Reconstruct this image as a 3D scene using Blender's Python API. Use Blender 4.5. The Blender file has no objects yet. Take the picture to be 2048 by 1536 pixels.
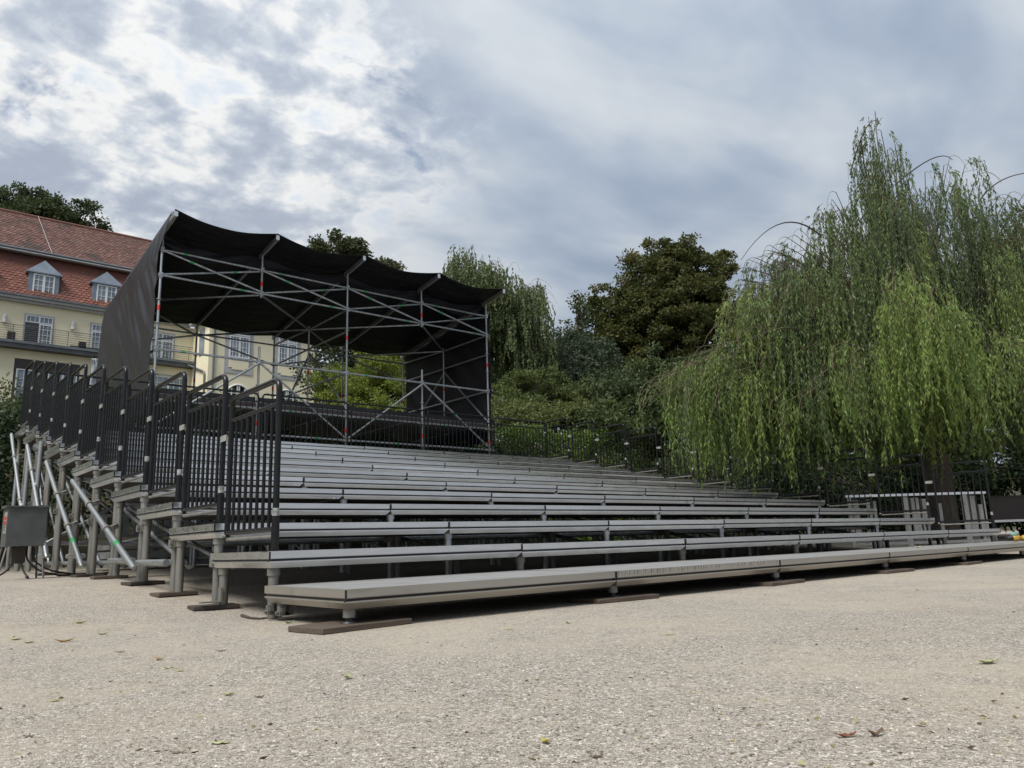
import bpy, math, random
import numpy as np
from mathutils import Vector, Matrix

random.seed(7)
RNG = np.random.default_rng(11)
SC = bpy.context.scene
COL = SC.collection

# ------------------------------------------------------------------ camera
CAM = np.array([-1.9328, -4.5557, 0.3970])
RGT = np.array([0.764790, -0.643507, -0.031526])
UPV = np.array([-0.106936, -0.175041, 0.978737])
FWD = np.array([0.635343, 0.745157, 0.202684])
FPX = 1546.63
cd = bpy.data.cameras.new('camera')
cam = bpy.data.objects.new('camera', cd)
COL.objects.link(cam)
cd.sensor_fit = 'HORIZONTAL'
cd.sensor_width = 36.0
cd.lens = 36.0 * FPX / 2048.0
cd.clip_start = 0.05
cd.clip_end = 4000.0
cam.matrix_world = Matrix(((RGT[0], UPV[0], -FWD[0], CAM[0]), (RGT[1], UPV[1], -FWD[1], CAM[1]),
                           (RGT[2], UPV[2], -FWD[2], CAM[2]), (0, 0, 0, 1)))
SC.camera = cam

# ------------------------------------------------------------------ light
SUN_AZ = math.atan2(-0.86, -0.26)
SUN_EL = math.radians(54)
world = bpy.data.worlds.new('World')
SC.world = world
world.use_nodes = True
SUN_STRENGTH = 3.0
sl = bpy.data.lights.new('sun', 'SUN')
sl.energy = SUN_STRENGTH
sl.angle = math.radians(26)
sl.color = (1.0, 0.96, 0.90)
sun = bpy.data.objects.new('sun', sl)
COL.objects.link(sun)
sd = Vector((math.sin(SUN_AZ) * math.cos(SUN_EL), math.cos(SUN_AZ) * math.cos(SUN_EL), math.sin(SUN_EL)))
sun.rotation_euler = sd.to_track_quat('Z', 'Y').to_euler()
sun.location = (-8, -2, 22)
SC.view_settings.view_transform = 'Standard'
SC.view_settings.look = 'None'
SC.view_settings.exposure = 0.42
SC.view_settings.gamma = 1.0
SC.view_settings.use_curve_mapping = False


def build_sky():
    nt = world.node_tree
    nt.nodes.clear()
    N = nt.nodes.new
    L = nt.links.new

    def math_n(op, a, b=None, clamp=False):
        n = N('ShaderNodeMath')
        n.operation = op
        n.use_clamp = clamp
        for i, v in enumerate((a, b)):
            if v is None:
                continue
            if isinstance(v, (int, float)):
                n.inputs[i].default_value = v
            else:
                L(v, n.inputs[i])
        return n.outputs[0]

    def ramp(fac, stops, interp='B_SPLINE'):
        r = N('ShaderNodeValToRGB')
        r.color_ramp.interpolation = interp
        el = r.color_ramp.elements
        while len(el) > 1:
            el.remove(el[-1])
        el[0].position = stops[0][0]
        el[0].color = (*stops[0][1], 1)
        for p, c in stops[1:]:
            e = el.new(p)
            e.color = (*c, 1)
        L(fac, r.inputs[0])
        return r.outputs[0]

    def mix(fac, a, b):
        m = N('ShaderNodeMix')
        m.data_type = 'RGBA'
        if isinstance(fac, float):
            m.inputs[0].default_value = fac
        else:
            L(fac, m.inputs[0])
        for i, v in ((6, a), (7, b)):
            if isinstance(v, tuple):
                m.inputs[i].default_value = (*v, 1)
            else:
                L(v, m.inputs[i])
        return m.outputs[2]

    def noise(vec, scale, detail, rough, dist=0.0, lac=2.0):
        n = N('ShaderNodeTexNoise')
        n.inputs['Scale'].default_value = scale
        n.inputs['Detail'].default_value = detail
        n.inputs['Roughness'].default_value = rough
        n.inputs['Lacunarity'].default_value = lac
        n.inputs['Distortion'].default_value = dist
        L(vec, n.inputs['Vector'])
        return n.outputs[0]

    tc = N('ShaderNodeTexCoord')
    sep = N('ShaderNodeSeparateXYZ')
    L(tc.outputs['Generated'], sep.inputs[0])
    zz = math_n('ADD', math_n('MAXIMUM', sep.outputs[2], 0.0), 0.16)
    px = math_n('DIVIDE', sep.outputs[0], zz)
    py = math_n('DIVIDE', sep.outputs[1], zz)
    cmb = N('ShaderNodeCombineXYZ')
    L(px, cmb.inputs[0])
    L(py, cmb.inputs[1])
    plane = cmb.outputs[0]
    mp = N('ShaderNodeMapping')
    L(plane, mp.inputs[0])
    mp.inputs['Location'].default_value = (3.1, 1.7, 0.4)
    pa = mp.outputs[0]
    mp2 = N('ShaderNodeMapping')
    L(plane, mp2.inputs[0])
    mp2.inputs['Location'].default_value = (0.6, 2.2, 2.0)
    mp2.inputs['Rotation'].default_value = (0, 0, math.radians(35))
    mp2.inputs['Scale'].default_value = (0.75, 1.35, 1)
    pb = mp2.outputs[0]
    # broken layer in the west, an even veil in the east
    west = math_n('ADD', math_n('MULTIPLY', sep.outputs[0], -0.765), math_n('MULTIPLY', sep.outputs[1], 0.643))
    wob = noise(pa, 1.6, 3, 0.5)
    west = math_n('ADD', west, math_n('MULTIPLY', math_n('SUBTRACT', wob, 0.5), 0.55))
    mr = N('ShaderNodeMapRange')
    mr.interpolation_type = 'SMOOTHSTEP'
    L(west, mr.inputs[0])
    mr.inputs[1].default_value = -0.02
    mr.inputs[2].default_value = 0.30
    wmask = mr.outputs[0]
    nA = noise(pa, 5.8, 6, 0.52, 0.12)
    nA2 = noise(pa, 16.0, 5, 0.55, 0.2)
    nA3 = noise(pa, 1.9, 3, 0.5, 0.1)
    a = math_n('ADD', math_n('ADD', math_n('MULTIPLY', nA, 0.50), math_n('MULTIPLY', nA2, 0.32)), math_n('MULTIPLY', nA3, 0.18))
    broken = ramp(a, [(0.37, (0.60, 0.67, 0.76)), (0.425, (0.80, 0.81, 0.81)), (0.455, (0.78, 0.78, 0.77)), (0.49, (0.60, 0.64, 0.69)),
                      (0.54, (0.43, 0.48, 0.56)), (0.61, (0.35, 0.40, 0.49))])
    nB = noise(pb, 1.5, 4, 0.5, 0.4)
    nB2 = noise(pb, 4.5, 6, 0.5, 0.3)
    b = math_n('ADD', math_n('MULTIPLY', nB, 0.72), math_n('MULTIPLY', nB2, 0.28))
    veil = ramp(b, [(0.36, (0.28, 0.34, 0.445)), (0.45, (0.345, 0.41, 0.51)), (0.53, (0.44, 0.50, 0.575)), (0.64, (0.60, 0.63, 0.665))])
    cloud = mix(wmask, veil, broken)
    sky = N('ShaderNodeTexSky')
    sky.sky_type = 'NISHITA'
    sky.sun_disc = False
    sky.sun_elevation = SUN_EL
    sky.sun_rotation = SUN_AZ
    sky.air_density = 1.0
    sky.dust_density = 0.6
    nC = noise(pa, 3.3, 7, 0.6, 0.5)
    hole = N('ShaderNodeMapRange')
    hole.interpolation_type = 'SMOOTHSTEP'
    L(nC, hole.inputs[0])
    hole.inputs[1].default_value = 0.60
    hole.inputs[2].default_value = 0.70
    hmask = math_n('MULTIPLY', math_n('MULTIPLY', hole.outputs[0], wmask), 0.75)
    # a cloud deck is brighter overhead than near the horizon
    sc = N('ShaderNodeVectorMath')
    sc.operation = 'SCALE'
    L(cloud, sc.inputs[0])
    L(math_n('ADD', math_n('MULTIPLY', math_n('MAXIMUM', sep.outputs[2], 0.0), 4.2), 6.6), sc.inputs['Scale'])
    final = mix(hmask, sc.outputs[0], sky.outputs[0])
    bg = N('ShaderNodeBackground')
    bg.inputs['Strength'].default_value = 0.1
    L(final, bg.inputs['Color'])
    out = N('ShaderNodeOutputWorld')
    L(bg.outputs[0], out.inputs[0])


build_sky()


# ------------------------------------------------------------------ pixel helpers (photograph pixels, 2048 x 1536)
def ray(x, y):
    d = FWD + RGT * (x - 1024) / FPX - UPV * (y - 768) / FPX
    return d


def on_y(x, y, Y):
    d = ray(x, y)
    return CAM + d * (Y - CAM[1]) / d[1]


def on_x(x, y, X):
    d = ray(x, y)
    return CAM + d * (X - CAM[0]) / d[0]


def at_w(x, y, w):
    return CAM + ray(x, y) * w


def on_ground(x, y):
    z = 0.0
    for _ in range(6):
        d = ray(x, y)
        P = CAM + d * (z - CAM[2]) / d[2]
        z = ground_z(P[0], P[1])
    return np.array([P[0], P[1], z])


def sstep(a, b, v):
    t = np.clip((v - a) / (b - a), 0, 1)
    return t * t * (3 - 2 * t)


def ground_z(x, y):
    return 0.2 * sstep(0.0, 4.2, y) + 2.6 * sstep(11.1, 16.5, y) + 6.6 * sstep(13.0, 52.0, y)


# ------------------------------------------------------------------ object helpers
ORG = {}


def link(o, parent=None):
    COL.objects.link(o)
    if parent is not None:
        o.parent = parent
    return o


def tag(o, label, cat, group=None):
    o['label'] = label
    o['category'] = cat
    if group:
        o['group'] = group
    return o


def thing(name, loc, label, cat, group=None):
    o = bpy.data.objects.new(name, None)
    o.empty_display_size = 0.2
    o.location = loc
    link(o)
    ORG[o.name] = np.array(loc, float)
    return tag(o, label, cat, group)


def org(o):
    return ORG.get(o.name, np.zeros(3)) if o is not None else np.zeros(3)


def place(name, me, mat, parent=None, loc=(0, 0, 0), rot=None, world_loc=True):
    """an object on shared mesh data; loc is in world space"""
    if mat is not None and not me.materials:
        me.materials.append(mat)
    o = bpy.data.objects.new(name, me)
    link(o, parent)
    L = np.array(loc, float)
    o.location = L - org(parent) if world_loc else L
    if rot is not None:
        o.rotation_euler = rot
    ORG[o.name] = L if world_loc else L + org(parent)
    return o


class MB:
    def __init__(self):
        self.v = []
        self.f = []
        self.smooth = []

    def add(self, vs, fs, sm=False):
        n = len(self.v)
        self.v += [tuple(map(float, p)) for p in vs]
        self.f += [tuple(i + n for i in q) for q in fs]
        self.smooth += [sm] * len(fs)
        return self

    def box(self, a, b):
        x0, y0, z0 = a
        x1, y1, z1 = b
        self.add([(x0, y0, z0), (x1, y0, z0), (x1, y1, z0), (x0, y1, z0), (x0, y0, z1), (x1, y0, z1), (x1, y1, z1), (x0, y1, z1)],
                 [(0, 3, 2, 1), (4, 5, 6, 7), (0, 1, 5, 4), (1, 2, 6, 5), (2, 3, 7, 6), (3, 0, 4, 7)])
        return self

    def obox(self, c, ax, ay, az):
        c, ax, ay, az = (np.array(q, float) for q in (c, ax, ay, az))
        P = [c + sx * ax + sy * ay + sz * az for sz in (-1, 1) for sx, sy in ((-1, -1), (1, -1), (1, 1), (-1, 1))]
        self.add(P, [(0, 3, 2, 1), (4, 5, 6, 7), (0, 1, 5, 4), (1, 2, 6, 5), (2, 3, 7, 6), (3, 0, 4, 7)])
        return self

    def bar(self, p, q, w, h, up=(0, 0, 1)):
        """rectangular beam between two points"""
        p, q = np.array(p, float), np.array(q, float)
        d = q - p
        L = np.linalg.norm(d)
        d /= L
        s = np.cross(d, up)
        s /= np.linalg.norm(s)
        u = np.cross(s, d)
        return self.obox((p + q) / 2, d * L / 2, s * w / 2, u * h / 2)

    def tube(self, pts, r, seg=8, caps=True):
        P = np.array(pts, float)
        n = len(P)
        R = np.full(n, r) if np.isscalar(r) else np.array(r, float)
        T = np.gradient(P, axis=0)
        T /= np.linalg.norm(T, axis=1)[:, None] + 1e-12
        a = np.array([0, 0, 1.0]) if abs(T[0][2]) < 0.9 else np.array([1.0, 0, 0])
        u = np.cross(T[0], a)
        u /= np.linalg.norm(u)
        vs = []
        ang = np.arange(seg) * 2 * math.pi / seg
        for i in range(n):
            u = u - T[i] * (u @ T[i])
            u /= np.linalg.norm(u)
            w = np.cross(T[i], u)
            for t in ang:
                vs.append(P[i] + R[i] * (math.cos(t) * u + math.sin(t) * w))
        fs = []
        for i in range(n - 1):
            for j in range(seg):
                k = (j + 1) % seg
                fs.append((i * seg + j, i * seg + k, (i + 1) * seg + k, (i + 1) * seg + j))
        self.add(vs, fs, True)
        if caps:
            self.add(vs[:seg], [tuple(range(seg))[::-1]])
            self.add(vs[-seg:], [tuple(range(seg))])
        return self

    def mesh(self, name):
        me = bpy.data.meshes.new(name)
        me.from_pydata(self.v, [], self.f)
        me.polygons.foreach_set('use_smooth', self.smooth)
        me.update()
        return me

    def build(self, name, mat, parent=None, origin=None):
        """mesh given in world space -> object whose origin is the parent's origin (or origin)"""
        O = org(parent) if origin is None else np.array(origin, float)
        me = MB()
        me.v = [tuple(np.array(p) - O) for p in self.v]
        me.f = self.f
        me.smooth = self.smooth
        m = me.mesh(name)
        m.materials.append(mat)
        return place(name, m, None, parent, O)


def rounded(pts, r, n=5):
    """polyline with rounded corners"""
    P = [np.array(p, float) for p in pts]
    out = [P[0]]
    for i in range(1, len(P) - 1):
        a = P[i - 1] - P[i]
        b = P[i + 1] - P[i]
        la, lb = np.linalg.norm(a), np.linalg.norm(b)
        rr = min(r, la * .45, lb * .45)
        A = P[i] + a / la * rr
        B = P[i] + b / lb * rr
        for k in range(n + 1):
            t = k / n
            out.append((1 - t) ** 2 * A + 2 * t * (1 - t) * P[i] + t * t * B)
    out.append(P[-1])
    return out


# ------------------------------------------------------------------ materials
def new_mat(name):
    m = bpy.data.materials.new(name)
    m.use_nodes = True
    nt = m.node_tree
    bs = nt.nodes['Principled BSDF']
    return m, nt, bs


def mixc(nt, fac, a, b, blend='MIX'):
    m = nt.nodes.new('ShaderNodeMix')
    m.data_type = 'RGBA'
    m.blend_type = blend
    if isinstance(fac, (int, float)):
        m.inputs[0].default_value = fac
    else:
        nt.links.new(fac, m.inputs[0])
    for i, v in ((6, a), (7, b)):
        if isinstance(v, tuple):
            m.inputs[i].default_value = (*v, 1)
        else:
            nt.links.new(v, m.inputs[i])
    return m.outputs[2]


def coords(nt, scale=(1, 1, 1), rand=True, kind='Object'):
    tc = nt.nodes.new('ShaderNodeTexCoord')
    mp = nt.nodes.new('ShaderNodeMapping')
    mp.inputs['Scale'].default_value = scale
    if rand:
        oi = nt.nodes.new('ShaderNodeObjectInfo')
        ml = nt.nodes.new('ShaderNodeVectorMath')
        ml.operation = 'SCALE'
        cb = nt.nodes.new('ShaderNodeCombineXYZ')
        for i in range(3):
            nt.links.new(oi.outputs['Random'], cb.inputs[i])
        nt.links.new(cb.outputs[0], ml.inputs[0])
        ml.inputs['Scale'].default_value = 37.0
        ad = nt.nodes.new('ShaderNodeVectorMath')
        nt.links.new(tc.outputs[kind], ad.inputs[0])
        nt.links.new(ml.outputs[0], ad.inputs[1])
        nt.links.new(ad.outputs[0], mp.inputs[0])
    else:
        nt.links.new(tc.outputs[kind], mp.inputs[0])
    return mp.outputs[0]


def noise(nt, vec, scale, detail=4, rough=.55, dist=0.):
    n = nt.nodes.new('ShaderNodeTexNoise')
    n.inputs['Scale'].default_value = scale
    n.inputs['Detail'].default_value = detail
    n.inputs['Roughness'].default_value = rough
    n.inputs['Distortion'].default_value = dist
    nt.links.new(vec, n.inputs['Vector'])
    return n.outputs[0]


def mrange(nt, v, a, b, c=0., d=1., smooth=True):
    m = nt.nodes.new('ShaderNodeMapRange')
    m.interpolation_type = 'SMOOTHSTEP' if smooth else 'LINEAR'
    nt.links.new(v, m.inputs[0])
    for i, k in zip((1, 2, 3, 4), (a, b, c, d)):
        m.inputs[i].default_value = k
    return m.outputs[0]


def bump(nt, bs, h, strength, dist):
    b = nt.nodes.new('ShaderNodeBump')
    b.inputs['Strength'].default_value = strength
    b.inputs['Distance'].default_value = dist
    nt.links.new(h, b.inputs['Height'])
    nt.links.new(b.outputs[0], bs.inputs['Normal'])


def simple(name, c1, c2=None, rough=.5, metal=0., scale=6., lo=.35, hi=.65, stretch=(1, 1, 1), bump_s=0., bump_d=.002,
           bump_scale=80., rough2=None, c3=None, s3=2.0, lo3=.55, hi3=.75, spec=None):
    m, nt, bs = new_mat(name)
    v = coords(nt, stretch)
    n1 = noise(nt, v, scale, 5)
    f1 = mrange(nt, n1, lo, hi)
    col = mixc(nt, f1, c1, c2 or tuple(x * .7 for x in c1))
    if c3:
        n3 = noise(nt, v, s3, 6, .6)
        col = mixc(nt, mrange(nt, n3, lo3, hi3), col, c3)
    nt.links.new(col, bs.inputs['Base Color'])
    bs.inputs['Metallic'].default_value = metal
    if rough2 is None:
        bs.inputs['Roughness'].default_value = rough
    else:
        nt.links.new(mrange(nt, n1, lo, hi, rough, rough2), bs.inputs['Roughness'])
    if spec is not None:
        bs.inputs['Specular IOR Level'].default_value = spec
    if bump_s:
        bump(nt, bs, noise(nt, v, bump_scale, 4), bump_s, bump_d)
    return m


def vary(m, amt):
    """boards of one batch differ a little in tone"""
    nt = m.node_tree
    bs = nt.nodes['Principled BSDF']
    src = bs.inputs['Base Color'].links[0].from_socket
    oi = nt.nodes.new('ShaderNodeObjectInfo')
    v = mrange(nt, oi.outputs['Random'], 0., 1., 1 - amt, 1., False)
    cb = nt.nodes.new('ShaderNodeCombineColor')
    for i in range(3):
        nt.links.new(v, cb.inputs[i])
    nt.links.new(mixc(nt, 1.0, src, cb.outputs[0], 'MULTIPLY'), bs.inputs['Base Color'])


M = {}
M['alu'] = simple('aluminium', (.84, .85, .86), (.74, .75, .76), .25, .97, 3., .3, .7, (1.2, 7, 7), .03, .001, 60., .40,
                  c3=(.42, .41, .39), s3=3.5, lo3=.64, hi3=.9)
M['alu_worn'] = simple('worn_aluminium', (.52, .495, .45), (.44, .42, .38), .36, .8, 2., .25, .75, (.5, 2, 2), .03, .001, 60., .5,
                       c3=(.30, .28, .245), s3=2.0, lo3=.56, hi3=.85)
M['deck_top'] = simple('grey_deck_plywood', (.26, .26, .255), (.21, .207, .20), .55, 0., 5., .3, .7, (1, 1, 1), .15, .001, 300., .7,
                       c3=(.19, .185, .17), s3=2.2, lo3=.55, hi3=.8)
vary(M['alu'], .22)
vary(M['alu_worn'], .15)
M['galv'] = simple('galvanised_steel', (.42, .44, .45), (.30, .32, .33), .36, .85, 14., .35, .65, (1, 1, .3), .05, .0005, 90., .55)
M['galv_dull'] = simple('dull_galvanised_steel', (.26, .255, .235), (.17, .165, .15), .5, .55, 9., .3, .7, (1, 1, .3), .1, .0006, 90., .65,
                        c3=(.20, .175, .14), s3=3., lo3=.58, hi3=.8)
M['black'] = simple('black_paint', (.006, .0065, .008), (.009, .0095, .011), .2, 0., 12., .3, .7, rough2=.3, spec=.34)
M['red'] = simple('red_marking', (.62, .035, .02), (.5, .03, .02), .45)
M['green'] = simple('green_marking', (.03, .30, .10), (.03, .24, .08), .45)
M['clamp'] = simple('zinc_clamp', (.42, .42, .39), (.33, .33, .30), .45, .4, 20.)
M['sticker'] = simple('white_sticker', (.33, .345, .33), (.15, .16, .15), .5, 0., 45., .45, .6, (1, 1, .6))
M['dark'] = simple('black_plastic_and_groove_shade', (.01, .01, .011), (.014, .014, .015), .5)
M['plank'] = simple('brown_timber', (.105, .078, .056), (.065, .048, .036), .75, 0., 5., .3, .7, (1.5, 14, 14), .35, .002, 30.,
                    c3=(.15, .125, .10), s3=4., lo3=.55, hi3=.8)
M['plank_dark'] = simple('dark_timber', (.06, .05, .042), (.035, .03, .026), .8, 0., 5., .3, .7, (1.5, 14, 14), .35, .002, 30.)
M['greywood'] = simple('weathered_grey_timber', (.40, .40, .39), (.27, .27, .26), .75, 0., 6., .3, .7, (10, 10, 1.2), .3, .002, 40.)
M['greypale'] = simple('pale_grey_plastic', (.30, .31, .31), (.22, .23, .23), .6)
M['cable'] = simple('black_rubber', (.015, .015, .016), None, .55)
M['box'] = simple('grey_metal_box', (.10, .105, .105), (.075, .08, .08), .5, .2, 7., .3, .7, (1, 1, 1), .05, .001, 50., .62)
M['cream'] = simple('cream_render', (.80, .74, .54), (.75, .685, .49), .85, 0., .7, .3, .7, (1, 1, 1), .2, .004, 25.,
                    c3=(.60, .53, .37), s3=.35, lo3=.58, hi3=.85)
M['stone'] = simple('pale_grey_trim', (.42, .43, .43), (.36, .37, .375), .8, 0., 3.)
M['gutter'] = simple('grey_zinc', (.16, .175, .19), (.12, .13, .145), .5, .3, 2.)
M['dormer'] = simple('blue_grey_zinc', (.20, .235, .28), (.155, .185, .225), .5, .25, 1.5, .3, .7)
M['white_frame'] = simple('white_window_frame', (.72, .73, .73), (.64, .65, .65), .5, 0., 3.)
M['wire'] = simple('grey_rail_wire', (.17, .165, .15), None, .5, .3)
M['slab'] = simple('dark_grey_metal_edge', (.075, .08, .082), (.055, .058, .06), .5, .2, 1.)
M['brownpanel'] = simple('dark_brown_board', (.050, .036, .034), (.036, .027, .026), .55, 0., 3.)
M['lampw'] = simple('white_lamp_shell', (.70, .70, .69), None, .4)
M['bark'] = simple('grey_brown_bark', (.115, .095, .075), (.055, .045, .037), .9, 0., 9., .3, .7, (1, 1, .22), 1., .02, 14.)
M['twig'] = simple('olive_twig', (.13, .11, .055), (.09, .07, .04), .7)
M['twig_dark'] = simple('brown_twig', (.06, .045, .035), None, .8)
M['yellow'] = simple('yellow_plastic', (.42, .25, .03), (.32, .18, .02), .45)
M['teal'] = simple('teal_plastic', (.16, .30, .25), (.10, .22, .18), .45)


def glass_mat(name, tint, rough=.08):
    m, nt, bs = new_mat(name)
    v = coords(nt, (1, 1, 1))
    n = noise(nt, v, .8, 3)
    nt.links.new(mixc(nt, mrange(nt, n, .35, .65), tint, tuple(x * 1.7 for x in tint)), bs.inputs['Base Color'])
    bs.inputs['Roughness'].default_value = rough
    bs.inputs['Specular IOR Level'].default_value = .8
    bs.inputs['Metallic'].default_value = 0.0
    return m


M['pane'] = glass_mat('window_pane', (.13, .17, .21))
M['pane_dark'] = glass_mat('dark_window_pane', (.012, .013, .015))


def tarp_mat(name, c1, c2, rough, r2, bscale, bstr, stretch=(1, 1, 1), trans=0., spec=.14):
    m, nt, bs = new_mat(name)
    v = coords(nt, stretch, rand=False)
    n1 = noise(nt, v, bscale, 5, .55, .6)
    n2 = noise(nt, v, bscale * 4, 3)
    nt.links.new(mixc(nt, mrange(nt, n1, .3, .7), c1, c2), bs.inputs['Base Color'])
    nt.links.new(mrange(nt, n1, .3, .7, rough, r2), bs.inputs['Roughness'])
    ad = nt.nodes.new('ShaderNodeMath')
    ad.operation = 'MULTIPLY_ADD'
    nt.links.new(n2, ad.inputs[0])
    ad.inputs[1].default_value = .2
    nt.links.new(n1, ad.inputs[2])
    bump(nt, bs, ad.outputs[0], bstr, .06)
    bs.inputs['Specular IOR Level'].default_value = spec
    if trans:
        tr = nt.nodes.new('ShaderNodeBsdfTranslucent')
        tr.inputs[0].default_value = (.34, .33, .30, 1)
        mx = nt.nodes.new('ShaderNodeMixShader')
        mx.inputs[0].default_value = trans
        nt.links.new(bs.outputs[0], mx.inputs[1])
        nt.links.new(tr.outputs[0], mx.inputs[2])
        nt.links.new(mx.outputs[0], nt.nodes['Material Output'].inputs[0])
    return m


M['tarp'] = tarp_mat('black_tarpaulin', (.008, .008, .010), (.013, .013, .015), .38, .55, 2.2, .5, (1, 3, 1))
M['tarp_side'] = tarp_mat('black_side_sheet', (.014, .014, .018), (.020, .020, .025), .33, .5, 1.2, .3, (1, 1.2, 1.8))
M['tarp_grey'] = tarp_mat('dark_grey_film', (.013, .0145, .017), (.019, .0205, .0235), .30, .45, 1.0, .22, (1, 1, 1), .04, .3)
M['patch'] = tarp_mat('grey_brown_film', (.075, .072, .066), (.095, .091, .083), .4, .55, 2.3, .5, (1, 2, .8), .1, .3)
M['film'] = tarp_mat('clear_blue_film', (.45, .52, .60), (.58, .63, .68), .2, .4, 6., .6, (1, 1, .3), .3)


def leaf_mat(name, cols, trans=.35, rough=.5):
    """colour varies leaf by leaf (point attribute 'tint' 0..1)"""
    m, nt, bs = new_mat(name)
    at = nt.nodes.new('ShaderNodeAttribute')
    at.attribute_name = 'tint'
    r = nt.nodes.new('ShaderNodeValToRGB')
    el = r.color_ramp.elements
    while len(el) > 1:
        el.remove(el[-1])
    for i, c in enumerate(cols):
        p = i / (len(cols) - 1)
        e = el[0] if i == 0 else el.new(p)
        e.position = p
        e.color = (*c, 1)
    nt.links.new(at.outputs['Fac'], r.inputs[0])
    nt.links.new(r.outputs[0], bs.inputs['Base Color'])
    bs.inputs['Roughness'].default_value = rough
    bs.inputs['Specular IOR Level'].default_value = .22
    tr = nt.nodes.new('ShaderNodeBsdfTranslucent')
    nt.links.new(r.outputs[0], tr.inputs[0])
    mx = nt.nodes.new('ShaderNodeMixShader')
    mx.inputs[0].default_value = trans
    nt.links.new(bs.outputs[0], mx.inputs[1])
    nt.links.new(tr.outputs[0], mx.inputs[2])
    nt.links.new(mx.outputs[0], nt.nodes['Material Output'].inputs[0])
    return m


M['willow'] = leaf_mat('willow_leaf', [(.085, .115, .065), (.115, .165, .062), (.165, .23, .07), (.25, .31, .09)], .42, .42)
M['willow_young'] = leaf_mat('young_willow_leaf', [(.11, .175, .05), (.165, .24, .06), (.24, .31, .085)], .42, .45)
M['birch'] = leaf_mat('birch_leaf', [(.11, .15, .065), (.15, .19, .08), (.21, .245, .115)], .42, .5)
M['lime'] = leaf_mat('lime_leaf', [(.05, .068, .022), (.075, .092, .028), (.11, .11, .034), (.16, .125, .04)], .38, .5)
M['darkleaf'] = leaf_mat('dark_leaf', [(.045, .065, .026), (.065, .09, .036), (.095, .12, .046)], .35, .5)
M['conifer'] = leaf_mat('blue_green_needle', [(.045, .065, .042), (.065, .088, .054), (.09, .11, .066)], .3, .55)
M['acacia'] = leaf_mat('yellow_green_leaf', [(.12, .165, .03), (.17, .215, .04), (.235, .26, .055)], .42, .5)
M['olive'] = leaf_mat('olive_green_leaf', [(.07, .10, .032), (.10, .135, .042), (.14, .16, .055)], .38, .5)
M['laurel'] = leaf_mat('laurel_leaf', [(.08, .14, .03), (.13, .20, .045), (.22, .30, .07)], .35, .3)
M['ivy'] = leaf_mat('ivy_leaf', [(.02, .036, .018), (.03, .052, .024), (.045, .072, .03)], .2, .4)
M['oak'] = leaf_mat('mid_green_leaf', [(.05, .065, .03), (.07, .085, .035), (.09, .10, .045)], .3, .5)


def tile_mat(name, cols, stain):
    m, nt, bs = new_mat(name)
    at = nt.nodes.new('ShaderNodeAttribute')
    at.attribute_name = 'tint'
    r = nt.nodes.new('ShaderNodeValToRGB')
    el = r.color_ramp.elements
    while len(el) > 1:
        el.remove(el[-1])
    for i, c in enumerate(cols):
        p = i / (len(cols) - 1)
        e = el[0] if i == 0 else el.new(p)
        e.position = p
        e.color = (*c, 1)
    nt.links.new(at.outputs['Fac'], r.inputs[0])
    v = coords(nt, (1, 1, .6), rand=False)
    n = noise(nt, v, .55, 6, .6, .3)
    col = mixc(nt, mrange(nt, n, .50, .74), r.outputs[0], stain)
    nt.links.new(col, bs.inputs['Base Color'])
    bs.inputs['Roughness'].default_value = .8
    return m


M['tile_old'] = tile_mat('old_red_tile', [(.11, .058, .047), (.17, .085, .068), (.26, .145, .115)], (.065, .05, .046))
M['tile_new'] = tile_mat('red_mansard_tile', [(.15, .058, .043), (.20, .078, .056), (.27, .115, .083)], (.10, .05, .042))


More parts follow.
